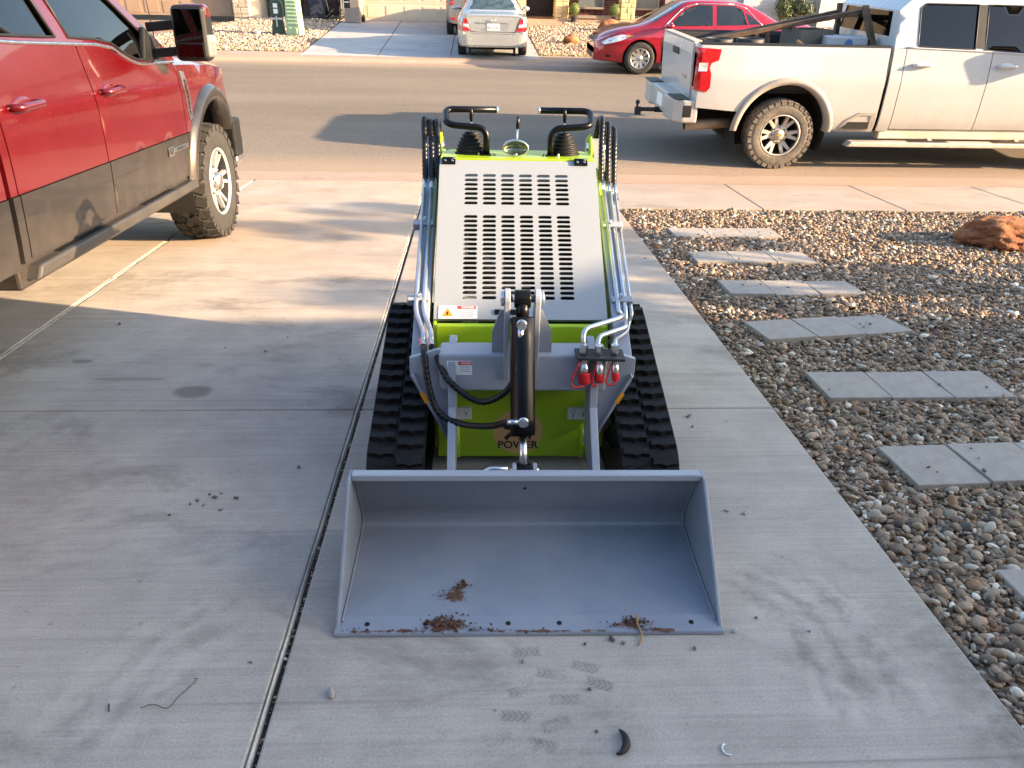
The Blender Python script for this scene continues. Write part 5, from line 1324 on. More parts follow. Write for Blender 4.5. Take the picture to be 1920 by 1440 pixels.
# things seen through the silver car's rear window: two headrests and a parcel
RCAR = pm('red_car_paint', (.30, .004, .014), .2, .2, var=.04, coat=1.0)
def red_detail(t, decal, line, body):
    decal('rear_glass', [(-.66, 1.10), (.66, 1.10), (.54, 1.40), (-.54, 1.40)], 'x', -1, DGLASS, .004)
    decal('windshield', [(-.68, 1.06), (.68, 1.06), (.55, 1.43), (-.55, 1.43)], 'x', 1, DGLASS, .004)
    for s in (-1, 1):
        side_glass(decal, s, [(1.50, 1.03), (2.18, 1.01), (2.18, 1.39), (1.80, 1.39), (1.6, 1.31)], [(2.27, 1.005), (3.22, .985), (2.85, 1.31), (2.62, 1.39), (2.27, 1.395)])
        decal('side_window', [(1.22, 1.05), (1.46, 1.035), (1.55, 1.27), (1.42, 1.20)], 'y', s, DGLASS, .003)
        line('window_trim', [(1.18, 1.03), (1.5, 1.34), (1.8, 1.42), (2.6, 1.42), (2.9, 1.34), (3.32, .975)], 'y', s, CHROME, .012)
        hl = decal('headlight', [(4.02, .785), (4.25, .80), (4.52, .72), (4.66, .63), (4.60, .60), (4.3, .66)], 'y', s, CLRLENS, .008)
        decal('turn_lamp', [(3.98, .79), (4.12, .80), (4.14, .745), (4.06, .76)], 'y', s, AMBER, .012, hl)
        decal('fog_lamp', [(4.45, .34), (4.56, .34), (4.56, .40), (4.45, .38)], 'y', s, BLKPL, .004)
        line('panel_gap', [(3.30, .28), (3.36, .6), (3.32, .92)], 'y', s); line('panel_gap', [(2.22, .28), (2.22, .98)], 'y', s); line('panel_gap', [(1.45, .55), (1.5, .8), (1.38, .98)], 'y', s)
        line('panel_gap', [(4.70, .56), (4.35, .82), (3.75, .93)], 'y', s, SEAM, .004); line('panel_gap', [(4.05, .62), (4.62, .58)], 'y', s, SEAM, .004)
        for hx_ in (1.85, 2.45): decal('handle', [(hx_-.09, .86), (hx_+.09, .865), (hx_+.09, .89), (hx_-.09, .885)], 'y', s, RCAR, .02)
        decal('tail_lamp', [(.0, .72), (.22, .76), (.25, .88), (.0, .90)], 'y', s, REDLENS, .006)
        line('chrome_strip', [(1.6, .33), (3.2, .31)], 'y', s, RCAR, .012)
    decal('grille', [(-.34, .60), (.34, .60), (.38, .72), (-.38, .72)], 'x', 1, BLKPL, .004)
    for z_ in (.63, .66, .69): line('grille_bar', [(-.34, z_), (.34, z_)], 'x', 1, CHROME, .006)
    decal('air_intake', [(-.5, .30), (.5, .30), (.45, .40), (-.45, .40)], 'x', 1, BLKPL, .004)
    ws = decal('window_sticker', [(.30, 1.33), (.46, 1.33), (.44, 1.39), (.30, 1.39)], 'x', 1, pm('sticker_blue', (.25, .42, .65), .4), .008)
CAM2 = dict(CAM, zt=[(0, .98), (.06, 1.045), (.3, 1.07), (.62, 1.085), (.8, 1.12), (1.15, 1.29), (1.5, 1.425), (1.9, 1.475), (2.4, 1.49), (2.85, 1.45), (3.2, 1.27), (3.65, 1.04), (3.85, .985), (4.3, .90), (4.65, .77), (4.8, .62)], detail=red_detail)
rc = sedan('glossy red sedan parked beyond the white pickup facing left', Matrix.Translation((7.42, 19.08, .012)) @ Matrix.Rotation(R(180), 4, 'Z'), RCAR, CAM2, style=(10, .06, 0, .045, .075, .015))
SUVP = pm('grey_suv_paint', (.20, .185, .175), .28, .5, var=.06, coat=.7)
def suv_detail(t, decal, line, body):
    decal('rear_glass', [(-.62, 1.12), (.62, 1.12), (.56, 1.50), (-.56, 1.50)], 'x', -1, DGLASS, .004)
    for s in (-1, 1):
        side_glass(decal, s, [(.35, 1.12), (1.6, 1.08), (1.6, 1.52), (.5, 1.52)], [(1.66, 1.08), (2.9, 1.05), (2.5, 1.5), (1.66, 1.52)])
        decal('tail_lamp', [(s*.66, .85), (s*.86, .85), (s*.86, 1.15), (s*.72, 1.15)], 'x', -1, REDLENS, .012); decal('tail_lamp', [(.0, .86), (.15, .9), (.13, 1.12), (.0, 1.14)], 'y', s, REDLENS, .006)
        decal('reflector', [(s*.62, .46), (s*.80, .46), (s*.80, .53), (s*.62, .53)], 'x', -1, REDLENS, .01)
    decal('windshield', [(-.66, 1.15), (.66, 1.15), (.55, 1.58), (-.55, 1.58)], 'x', 1, DGLASS, .004)
SUV = dict(L=4.4, w=[(0, .80), (.1, .87), (.4, .90), (3.4, .90), (4.1, .82), (4.4, .66)], zb=[(0, .36), (4.4, .3)], zs=[(0, 1.05), (2.6, 1.03), (3.4, .99), (4.1, .88), (4.4, .70)],
  zt=[(0, 1.14), (.06, 1.30), (.22, 1.58), (.5, 1.66), (2.2, 1.68), (2.5, 1.64), (3.3, 1.10), (3.6, 1.05), (4.2, .95), (4.4, .74)], wt=[(0, .74), (.22, .64), (2.3, .64), (3.3, .72), (4.4, .56)],
  wheels=(.85, 3.45), Rt=.35, Rr=.22, Ra=.40, trk=.79, mirror=2.95, lean=.08, detail=suv_detail)
sedan('dark grey suv mostly hidden behind the silver sedan', Matrix.Translation((.05, 24.75, far_z(25.5)-.012)) @ Matrix.Rotation(R(90), 4, 'Z'), SUVP, SUV, name='suv_car')

# ================================================================== LOAD IN THE WHITE PICKUP
BX, BY, BZ = 2.64, 10.76, .915          # bed frame -> world
WOOD = pm('weathered_wood', (.085, .048, .026), .75, var=.4, scale=9, bump=.4, bscale=60)
WOODL = pm('raw_lumber', (.42, .22, .09), .7, var=.3, scale=12, bump=.3)
fr = thing('wooden_frame', 'dark stained wooden frame leaning out of the white pickup bed', 'wooden frame', Matrix.Translation((BX+1.2, BY-.1, BZ)))
for p, q in (((-.95, -.10, .47), (.98, -.10, .84)), ((-.90, .55, .40), (.98, .55, .80)), ((.98, -.14, .90), (1.05, -.62, .30)), ((.98, .60, .90), (1.05, .60, .02)), ((.98, -.10, .80), (.98, .58, .77)), ((1.05, -.62, .30), (1.12, -.62, .02))):
    MB().bar(p, q, .075, .055).build('rail', WOOD, fr, .006)
for u in (.12, .33, .40, .56):
    x_ = -.95+1.93*u; z_ = .47+.37*u; MB().bar((x_, -.10, z_-.03), (x_+.10, -.14, .02), .05, .05, (1, 0, 0)).build('slat', WOOD, fr, .005)
tag(MB().bar((BX+1.30, BY-.50, BZ+.52), (BX+1.62, BY-.66, BZ+.30), .07, .035).bar((BX+1.62, BY-.66, BZ+.32), (BX+1.66, BY-.68, BZ+.30), .07, .035).build('board', WOODL, None, .004), 'short raw lumber offcut sticking up in the white pickup bed', 'board')
def bin_box(c, s, rz, mat, nm, label):
    Mx = Matrix.Translation(c) @ Matrix.Rotation(R(rz), 4, 'Z'); w_, d_, h_ = s; tt = .012
    m = MB().box(-w_/2, w_/2, -d_/2, d_/2, 0, tt)
    for a in (-1, 1): m.box(*sorted((a*(w_/2-tt), a*w_/2)), -d_/2, d_/2, tt, h_); m.box(-w_/2+tt, w_/2-tt, *sorted((a*(d_/2-tt), a*d_/2)), tt, h_)
    return tag(m.build(nm, mat, None, .003, 2, Mx), label, 'box')
bin_box((BX+1.55, BY-.15, BZ), (.5, .38, .63), 18, pm('grey_cardboard', (.10, .092, .08), .85, var=.1), 'carton', 'open grey brown carton in the white pickup bed')
bx = MB().box(-.24, .24, -.2, .2, 0, .57).build('carton', pm('white_carton', (.40, .42, .45), .7, var=.05), None, .006, 2, Matrix.Translation((BX+1.93, BY-.36, BZ)) @ Matrix.Rotation(R(-6), 4, 'Z'))
tag(bx, 'closed white carton with a small blue mark near the cab in the pickup bed', 'box')
poly_label(bx, arc(0, 0, .05, 0, 330, 12), pm('blue_mark', (.08, .16, .4), .6), Matrix(((1, 0, 0, .02), (0, 0, -1, -.2012), (0, 1, 0, .50), (0, 0, 0, 1))), 'print')
ex = MB().lathe([(.06, 0), (.065, .01), (.065, .46), (.05, .51), (.02, .54), (.02, .58)], (BX+1.78, BY-.05, BZ), (0, 0, 1), 16).build('fire_extinguisher', REDP)
tag(ex, 'small red extinguisher standing in the pickup bed between the cartons', 'extinguisher')
for k, (x_, y_) in enumerate(((.32, -.55), (.72, -.50))):
    o = MB().lathe([(.15, 0), (.17, .52), (.165, .54), (.155, .53), (.14, .02), (.001, .02)], (BX+x_, BY+y_, BZ), (0, 0, 1), 20, caps=False).build('bucket', pm('grey_pail', (.02, .02, .02), .6), None)
    tag(o, ['dark pail just inside the tailgate of the white pickup', 'dark pail in the bed above the rear wheel of the white pickup'][k], 'pail', 'pails in the pickup bed')

# ================================================================== HOUSES ACROSS THE STREET
def brick_mat(name, c1, c2, mortar, bw=.21, bh=.075):
    a = Mat(name); n = a.nt.nodes.new('ShaderNodeTexBrick'); mp = a.nt.nodes.new('ShaderNodeMapping')
    mp.inputs['Rotation'].default_value = (R(90), 0, 0); a.nt.links.new(a.tc.outputs['Object'], mp.inputs[0]); a.nt.links.new(mp.outputs[0], n.inputs[0])
    n.inputs['Scale'].default_value = 1; n.inputs['Brick Width'].default_value = bw; n.inputs['Row Height'].default_value = bh; n.inputs['Mortar Size'].default_value = .006
    n.inputs['Color1'].default_value = (*c1, 1); n.inputs['Color2'].default_value = (*c2, 1); n.inputs['Mortar'].default_value = (*mortar, 1)
    a.set(Base_Color=X(a.nt, n.outputs[0]), Roughness=.85); return a.m
def var_mat(name, stops, rough=.85, bump=.4, bs=60):
    a = Mat(name); a.set(Base_Color=a.mix(a.ramp(a.objrand(), stops), (.05, .04, .035), a.noise(18, 5, .7).ramp(.5, .8)*.3), Roughness=rough); a.bump(a.noise(bs, 4, .65), bump, .01); return a.m
STUCCO = pm('tan_stucco', (.50, .39, .28), .9, var=.06, scale=3, bump=.5, bscale=120)
CREAM = pm('cream_trim', (.62, .52, .38), .8, var=.05)
GDOOR_T = pm('tan_garage_paint', (.60, .48, .35), .55, var=.03)
GDOOR_B = pm('brown_garage_paint', (.30, .20, .135), .55, var=.05)
GDOOR_G = pm('grey_garage_paint', (.26, .27, .31), .55, var=.04)
ROOF = pm('roof_shingle', (.10, .085, .075), .9, var=.25, scale=20, bump=.5)
MORTAR = pm('mortar', (.36, .31, .27), .95, var=.1, bump=.4)
MORTARW = pm('white_mortar', (.50, .49, .47), .95, var=.1, bump=.4)
DBRICK = var_mat('dark_brick', [(0, (.075, .022, .018)), (.3, (.11, .032, .024)), (.6, (.06, .020, .018)), (.85, (.14, .05, .035))])
WBRICK = var_mat('white_brick', [(0, (.52, .50, .47)), (.3, (.60, .585, .56)), (.6, (.47, .45, .43)), (.85, (.64, .62, .59))])
STONE = var_mat('tan_stone', [(0, (.60, .43, .20)), (.25, (.70, .55, .30)), (.5, (.52, .37, .18)), (.75, (.66, .50, .28))], .9, .9, 40)
STONE_P = var_mat('pink_stone', [(0, (.38, .28, .21)), (.3, (.46, .36, .29)), (.6, (.34, .26, .21)), (.85, (.50, .40, .31))], .9, .9, 40)
DARKW = pm('dark_wood_door', (.02, .014, .012), .5, var=.3)
BRK = {}
def brick_face(parent, x0, x1, z0, z1, y, mat, holes=(), bw=.2, bh=.066, gap=.011, limit=300):
    """bricks laid one by one on a wall facing -y"""
    n = 0; row = 0; z = z0
    key = (round(bw, 3), round(bh, 3), mat.name)
    def piece(a, b):
        nonlocal n
        w_ = round(b-a, 3)
        k2 = key+(w_,)
        if k2 not in BRK:
            BRK[k2] = MB().box(-w_/2, w_/2, 0, .05, 0, bh).mesh('brick'); BRK[k2].materials.append(mat)
        o = bpy.data.objects.new('brick', BRK[k2]); COL.objects.link(o); o.parent = parent; o.location = ((a+b)/2, y-.012-.003*random.random(), z); n += 1
    while z+bh <= z1+1e-6:
        x = x0 - (bw+gap)*(.5 if row % 2 else 0)
        while x < x1-.02:
            a, b = max(x, x0), min(x+bw, x1)
            seg = [(a, b)]
            for hx0, hx1, hz0, hz1 in holes:
                if z+bh > hz0 and z < hz1:
                    out = []
                    for p, q in seg:
                        if q <= hx0 or p >= hx1: out.append((p, q)); continue
                        if p < hx0: out.append((p, hx0))
                        if q > hx1: out.append((hx1, q))
                    seg = out
            for p, q in seg:
                if q-p > .03 and n < limit: piece(p, q)
            x += bw+gap
        z += bh+gap; row += 1
    return n
def stone_pier(parent, x0, x1, y0, y1, z0, z1, mat, nm='stone'):
    """rough stones on the front and the right-hand flank of a pier"""
    z = z0
    while z < z1:
        h_ = random.uniform(.11, .22); h_ = min(h_, z1-z); x = x0
        if h_ < .04: break
        while x < x1-.01:
            w_ = random.uniform(.12, .28); w_ = x1-x if x1-x-w_ < .08 else w_
            m = MB().box(x+.006, x+w_-.006, y0-random.uniform(.015, .04), y0+.06, z+.006, z+h_-.006); o = m.build(nm, mat, parent, .018, 2)
            x += w_
        for s_ in (0, 1):
            y = y0+.06
            while y < y1-.02:
                d_ = random.uniform(.14, .28); d_ = y1-y if y1-y-d_ < .08 else d_
                xx = (x0, x0-random.uniform(.01, .03)) if s_ == 0 else (x1, x1+random.uniform(.01, .03))
                MB().box(min(xx)-.0, max(xx), y+.006, y+d_-.006, z+.006, z+h_-.006).build(nm, mat, parent, .012, 1); y += d_
        z += h_
def garage_door(parent, x0, x1, y, z0, mat, rows=4, cols=8, h=.54, flat=False):
    d = MB().box(x0, x1, y, y+.05, z0, z0+rows*h).build('garage_door', mat, parent)
    for r_ in range(rows):
        MB().box(x0, x1, y-.014, y+.001, z0+r_*h+.006, z0+(r_+1)*h-.006).build('door_section', mat, d, .004)
        if flat: continue
        cw = (x1-x0)/cols
        for c_ in range(cols):
            a = x0+c_*cw
            MB().box(a+.07, a+cw-.07, y-.026, y-.012, z0+r_*h+.08, z0+(r_+1)*h-.08).build('raised_panel', mat, d, .010)
    return d
# -- house with the tan garage and the brick porch
zf = far_z(29.3)
hb = thing('brick_house', 'tan garage house with dark brick porch and rough stone columns across the street', 'house', Matrix.Translation((0, 0, 0)))
def gable(parent, x0, x1, y0, y1, z, rise, mat=ROOF):
    MB().prism([(y0, z), ((y0+y1)/2, z+rise), (y1, z), (y1, z+.12), ((y0+y1)/2, z+rise+.14), (y0, z+.12)], 'x', x0, x1).build('roof', mat, parent)
wl = MB().box(-4.55, -3.74, 29.3, 29.5, zf-.1, 2.95).box(1.32, 1.75, 29.3, 29.5, zf-.1, 2.95).box(-3.74, 1.32, 29.3, 29.5, zf+2.16, 2.95).box(-4.55, -4.35, 29.5, 38, zf-.1, 2.95).box(1.60, 1.75, 29.5, 31.9, zf-.1, 2.95).build('wall', STUCCO, hb)
garage_door(hb, -3.72, 1.30, 29.40, zf+.01, GDOOR_T)
# porch
ps = MB().box(1.76, 6.95, 30.05, 32.0, zf-.15, zf+.10).build('porch_slab', C_CURB, hb, .01)
MB().box(1.70, 6.95, 31.9, 32.1, zf-.1, 2.95).build('entry_wall', DARKW, hb)
dr_ = MB().box(1.95, 2.85, 31.86, 31.895, zf+.12, zf+2.2).build('door', DARKW, hb)
for z_ in (.35, .95, 1.55): MB().box(2.08, 2.72, 31.85, 31.862, zf+z_, zf+z_+.45).build('door_panel', DARKW, dr_, .01)
MB().ellipsoid((2.76, 31.83, zf+1.1), (.03, .03, .03)).build('handle', CHROME, dr_)
bwall = MB().box(3.00, 6.95, 31.20, 31.40, zf-.05, 2.95).build('brick_wall', MORTAR, hb)
wz = .66; H_ = ((3.79, 4.63, wz, 2.1), (5.90, 6.66, wz, 2.1))
nb_ = brick_face(bwall, 3.00, 6.95, zf+.20, 1.22, 31.20, DBRICK, [(a-.06, b+.06, c-.03, d) for a, b, c, d in H_])
WINP = pm('window_blue_grey', (.14, .17, .18), .08, var=.1, coat=.5)
for a, b, c, d in H_:
    w0 = MB().box(a, b, 31.12, 31.15, c, d).build('window', WINP, hb)
    for q in ((a-.06, a, c-.06, d+.06), (b, b+.06, c-.06, d+.06), (a, b, d, d+.06)): MB().box(q[0], q[1], 31.08, 31.19, q[2], q[3]).build('window_frame', pm('taupe_frame', (.26, .21, .17), .6), w0)
    MB().box(a-.06, b+.06, 31.04, 31.19, c-.07, c-.001).build('window_sill', MATS['taupe_frame'], w0)
    for k in range(int((b-a+.1)/.085)): MB().box(a-.05+k*.085, a+.022+k*.085, 31.165, 31.187, c-.30, c-.08).build('soldier_brick', DBRICK, w0)
MB().box(3.05, 6.95, 31.1, 31.19, zf+.10, zf+.19).build('wall_footing', C_WALK, hb)
for x0, x1 in ((2.83, 3.30), (5.16, 5.68)):
    co = MB().box(x0, x1, 30.2, 30.62, zf-.1, 2.85).build('stone_column', STUCCO, hb); stone_pier(co, x0, x1, 30.2, 30.62, zf, 1.6, STONE)
MB().box(1.70, 7.0, 29.9, 38, 2.85, 3.0).build('porch_ceiling', CREAM, hb)
gable(hb, -4.9, 7.2, 28.9, 39, 2.96, 2.0)
# -- house with the brown garage on the left
ha = thing('brown_garage_house', 'house with a brown garage door and pink stone pier at the far left', 'house', Matrix.Translation((0, 0, 0)))
MB().box(-17, -13.2, 29.75, 29.95, zf-.1, 2.95).box(-13.2, -8.25, 29.75, 29.95, zf+2.2, 2.95).box(-8.2, -7.34, 29.72, 30.4, zf-.1, 2.95).box(-7.5, -7.34, 30.4, 39, zf-.1, 2.95).build('wall', CREAM, ha)
garage_door(ha, -13.18, -8.27, 29.87, zf+.01, GDOOR_B)
pr_ = MB().box(-8.2, -7.66, 29.5, 29.72, zf-.1, 2.9).build('stone_pier', CREAM, ha); stone_pier(pr_, -8.2, -7.66, 29.5, 29.72, zf, 1.5, STONE_P)
gable(ha, -17.5, -7.0, 29.2, 39, 2.96, 2.0)
fz = far_z(30)
# -- side yard fence in the gap
fe = thing('board_fence', 'dark board fence in the shaded gap between the two far houses', 'fence', Matrix.Translation((-7.3, 30.6, fz)))
for k in range(19):
    MB().box(k*.147, k*.147+.138, -.012+.004*random.random(), .012, .02, 1.75+.01*random.random()).build('plank', pm('fence_wood', (.075, .055, .042), .85, var=.4, scale=8, bump=.4), fe)
for z_ in (.35, 1.4): MB().box(0, 2.78, .014, .06, z_, z_+.09).build('rail', MATS['fence_wood'], fe)
# -- white brick house on the right
hc = thing('white_brick_house', 'white brick house with grey garage door behind the red sedan', 'house', Matrix.Translation((0, 0, 0)))
zc = far_z(30.4)
MB().box(7.25, 7.55, 30.4, 30.6, zc-.1, 2.95).box(7.55, 9.6, 30.4, 30.6, zc+2.2, 2.95).build('wall', pm('slate_trim', (.03, .035, .05), .7), hc)
garage_door(hc, 7.56, 9.58, 30.46, zc+.01, GDOOR_G, 8, 1, .27, True)
ww = MB().box(9.6, 16.5, 30.4, 30.6, zc-.1, 2.95).build('brick_wall', MORTARW, hc)
brick_face(ww, 9.6, 12.6, zc+.03, 1.65, 30.40, WBRICK, [(10.93, 11.78, .55, 2.0)], bw=.29, bh=.092, gap=.012)
w0 = MB().box(10.98, 11.73, 30.33, 30.36, .60, 1.95).build('window', WINP, hc)
for q in ((10.93, 10.98, .55, 2.0), (11.73, 11.78, .55, 2.0), (10.98, 11.73, .55, .60), (10.98, 11.73, 1.95, 2.0)): MB().box(q[0], q[1], 30.30, 30.40, q[2], q[3]).build('window_frame', CREAM, w0)
co = MB().box(12.2, 12.75, 29.9, 30.38, zc-.1, 2.9).build('brick_column', MORTARW, hc); brick_face(co, 12.2, 12.75, zc+.03, 1.65, 29.9, WBRICK, (), .27, .092, .01)
gable(hc, 6.9, 17, 29.8, 39, 2.96, 2.0)

# ================================================================== YARD THINGS ACROSS THE STREET
def rock(name, c, s, mat, label, seed, M=None, sub=4, amp=.28):
    bm = bmesh.new(); bmesh.ops.create_icosphere(bm, subdivisions=sub, radius=1)
    for v in bm.verts:
        d = v.co.normalized(); q = d*1.3+Vector((seed*3.1, seed, 0))
        k = 1 + amp*noise.noise(q) + amp*.5*noise.noise(q*2.4) + amp*.22*noise.noise(q*6) + .02*noise.noise(q*15) - amp*.45*max(0, .22-abs(noise.noise(q*1.9+Vector((7, 2, 5)))))/.22*.5 - amp*.3*max(0, .15-abs(noise.noise(q*4.5)))/.15*.4
        k = min(k, 1.12 + .05*noise.noise(q*3)) if d.z > .3 else k
        v.co = Vector((d.x*s[0], d.y*s[1], max(d.z*s[2], -s[2]*.55)))*k
    me = bpy.data.meshes.new(name); bm.to_mesh(me); bm.free(); me.polygons.foreach_set('use_smooth', [True]*len(me.polygons))
    o = link(name, me, mat, None, M=(M or Matrix.Identity(4)) @ Matrix.Translation(c)); return tag(o, label, 'rock')
a = Mat('orange_sandstone'); n1 = a.noise(5, 7, .7); n2 = a.noise(45, 5, .7)
col = a.mix((.24, .075, .03), (.44, .19, .075), n1.ramp(.3, .7)); col = a.mix(col, (.55, .38, .24), a.noise(9, 5, .7, off=3.).ramp(.55, .75)*.6); col = a.mix(col, (.09, .04, .025), n2.ramp(.58, .75)*.5)
a.set(Base_Color=col, Roughness=.9); a.bump(n1*.6+n2, 1.0, .035); SANDST = a.m
rock('boulder', (4.50, 6.28, .055), (.40, .27, .155), SANDST, 'large orange sandstone boulder lying in the near pebble yard', 1.3, DR, 5, .30)
rock('rock', (2.72, 23.72, far_z(23.7)+.08), (.24, .2, .17), SANDST, 'small orange rock in the far gravel between the two sedans', 2.7, None, 3)
rock('rock', (4.35, 27.4, far_z(27.4)+.12), (.36, .3, .24), SANDST, 'orange rock in front of the brick porch by the stone column', 4.1, None, 3)
# utility boxes
DG = pm('dark_green_metal', (.012, .05, .035), .5, var=.15); LG = pm('pale_green_plastic', (.34, .47, .27), .6, var=.06)
uz = far_z(24.5)
ub = thing('utility_pedestal', 'dark green utility pedestal with white notices in the far gravel', 'utility box', Matrix.Translation((-5.62, 24.62, uz)))
MB().prism([(-.17, 0), (.17, 0), (.13, .40), (-.13, .40)], 'y', -.15, .15).build('base', DG, ub, .02)
MB().box(-.155, .155, -.15, .15, .46, .80).build('cabinet', DG, ub, .03, 3); MB().prism(arc(0, .78, .155, 0, 180, 12), 'y', -.15, .15).build('lid', DG, ub, .015)
MB().box(-.165, .165, -.16, .16, .40, .46).build('band', pm('galvanised', (.5, .5, .49), .45, .6), ub, .006); MB().box(-.02, .02, -.175, -.15, .22, .50).build('hasp', MATS['galvanised'], ub)
MB().box(-.06, .06, -.156, -.151, .56, .68).build('notice', WHITEL, ub); MB().box(-.06, .06, -.156, -.151, .71, .82).build('notice', WHITEL, ub)
lb = thing('telecom_box', 'tall pale green ribbed telecom box beside the far driveway', 'utility box', Matrix.Translation((-5.12, 24.45, uz)) @ Matrix.Rotation(R(-14), 4, 'Z'))
MB().prism([(-.21, 0), (.21, 0), (.165, .95), (.145, 1.0), (-.145, 1.0), (-.165, .95)], 'y', -.16, .16).build('shell', LG, lb, .02, 3)
for k in range(7):
    z_ = .30+k*.095; w_ = .195-.045*z_; MB().prism([(-.185, z_), (-.160, z_+.05), (-.160, z_+.062), (-.185, z_+.03)], 'x', -w_+.01, w_-.03).build('louvre', LG, lb)
for k in (-1, 1): MB().box(k*.09-.05, k*.09+.05, -.185, -.158, .06, .22).build('foot_panel', LG, lb, .012)
tag(MB().lathe([(.08, 0), (.085, .09), (.06, .12), (.001, .12)], (-6.2, 24.5, uz-.01), (0, 0, 1), 18).build('valve_cap', MATS['galvanised']), 'small round grey cap in the far gravel left of the utility pedestal', 'valve cap')
def wheelie(c, rz, mat, label, notice):
    t = thing('wheeled_bin', label, 'bin', Matrix.Translation(c) @ Matrix.Rotation(R(rz), 4, 'Z'))
    P = []
    for z_, w_, d_ in ((.02, .24, .24), (.9, .31, .33), (.94, .33, .35), (1.0, .33, .35)): P.append([V(x_, y_, z_) for x_, y_ in ((-w_, -d_), (w_, -d_), (w_, d_), (-w_, d_), (-w_, -d_))])
    m = MB().grid(P, False); m.add([q for q in P[0][:4]], [(3, 2, 1, 0)]); m.build('tub', mat, t, .02, 2)
    MB().box(-.35, .35, -.37, .40, 1.0, 1.06).build('lid', mat, t, .025, 3); MB().cyl((-.25, .40, .98), (.25, .40, .98), .02).build('handle', mat, t)
    for s in (-1, 1): MB().cyl((s*.26, .22, .12), (s*.31, .22, .12), .12, n=24).build('wheel', BLKPL, t)
    if notice: MB().box(-.22, -.02, -.315, -.302, .45, .78).build('notice', BLKPL, t); MB().box(-.20, -.04, -.321, -.316, .62, .64).build('notice_line', WHITEL, t); MB().box(-.235, -.22, -.315, -.302, .30, .80).build('notice_edge', WHITEL, t)
wheelie((-4.02, 28.55, far_z(28.5)), -6, pm('taupe_bin_plastic', (.30, .235, .19), .6, var=.08), 'taupe wheeled bin at the corner of the tan garage', True)
wheelie((-5.35, 29.6, far_z(29.6)), 4, pm('navy_bin_plastic', (.02, .025, .05), .55, var=.1), 'navy wheeled bin in the shade by the board fence', False)
# odds and ends against the fence
jp = thing('scrap_heap', 'dark heap of poles and hose in the shade beside the taupe bin', 'scrap', Matrix.Translation((-4.75, 29.2, far_z(29.2))))
for k in range(9):
    a_ = random.uniform(-.4, .2); MB().cyl((a_, random.uniform(-.2, .2), .02), (a_+random.uniform(-.3, .7), random.uniform(-.1, .4), random.uniform(.15, .8)), .018).build('pole', DARK, jp)
MB().tube([(.25*math.cos(q)-.5, .22*math.sin(q), .05+.012*q) for q in np.linspace(0, 12, 60)], .016, 6).build('hose', DARK, jp)
# topiary pots
LEAF = var_mat('topiary_leaf', [(0, (.10, .14, .04)), (1, (.14, .19, .06))], .8, .2)
a = Mat('topiary_leaves'); a.set(Base_Color=a.ramp(a.island(), [(0, (.09, .13, .035)), (.5, (.15, .21, .06)), (1, (.22, .28, .10))]), Roughness=.7); TOPI = a.m
def leaf_ball(parent, c, r_, n, mat, nm='foliage', size=.02, shell=.75, squash=1.0, up=.0):
    P = RNG.normal(0, 1, (n, 3)); P /= np.linalg.norm(P, axis=1)[:, None]; P *= (r_*RNG.uniform(shell, 1, n)**.5)[:, None]; P[:, 2] *= squash
    vs, fs = [], []
    for i, q in enumerate(P):
        d = Vector(q).normalized() + Vector(RNG.normal(0, .5, 3)); d.normalize(); u = d.orthogonal().normalized(); u.rotate(Matrix.Rotation(RNG.uniform(0, 6.28), 3, d)); w_ = d.cross(u); s_ = size*RNG.uniform(.6, 1.3)
        b = Vector(q)+Vector(c); k = len(vs); vs += [b-u*s_, b+w_*s_*.45+d*s_*.15, b+u*s_, b-w_*s_*.45+d*s_*.15]; fs.append((k, k+1, k+2, k+3))
    me = bpy.data.meshes.new(nm); me.from_pydata([tuple(v) for v in vs], [], fs); return link(nm, me, mat, parent)
for k, (x_, y_) in enumerate(((3.50, 30.02), (4.93, 30.02))):
    t = thing('topiary', ['round green topiary in a dark pot beside the left stone column', 'round green topiary in a dark pot beside the right stone column'][k], 'potted plant', Matrix.Translation((x_, y_, far_z(30.0)+.0)), 'potted topiaries by the porch')
    MB().lathe([(.09, 0), (.12, .2), (.13, .21), (.11, .20), (.001, .19)], (0, 0, 0), (0, 0, 1), 16, caps=False).build('pot', pm('dark_pot', (.035, .035, .04), .6), t)
    MB().cyl((0, 0, .18), (0, 0, .32), .014, n=8).build('trunk', WOOD, t)
    MB().ellipsoid((0, 0, .44), (.15, .15, .17)).build('inner_foliage', TOPI, t); leaf_ball(t, (0, 0, .44), .185, 900, TOPI, size=.024, squash=1.1)
# shrub under the white brick house's window
t = thing('flowering_shrub', 'leafy dark shrub under the window of the white brick house', 'shrub', Matrix.Translation((11.25, 29.7, far_z(29.7))))
a = Mat('shrub_leaves'); a.set(Base_Color=a.ramp(a.island(), [(0, (.03, .05, .015)), (.6, (.07, .10, .03)), (.92, (.12, .14, .05)), (1, (.45, .25, .18))]), Roughness=.6); SHR = a.m
for k in range(9):
    q = (random.uniform(-.5, .5), random.uniform(-.3, .3), random.uniform(.45, .95)); MB().cyl((0, 0, 0), q, .018, .008, n=6).build('stem', WOOD, t); leaf_ball(t, q, random.uniform(.2, .32), 260, SHR, size=.05, shell=.1)
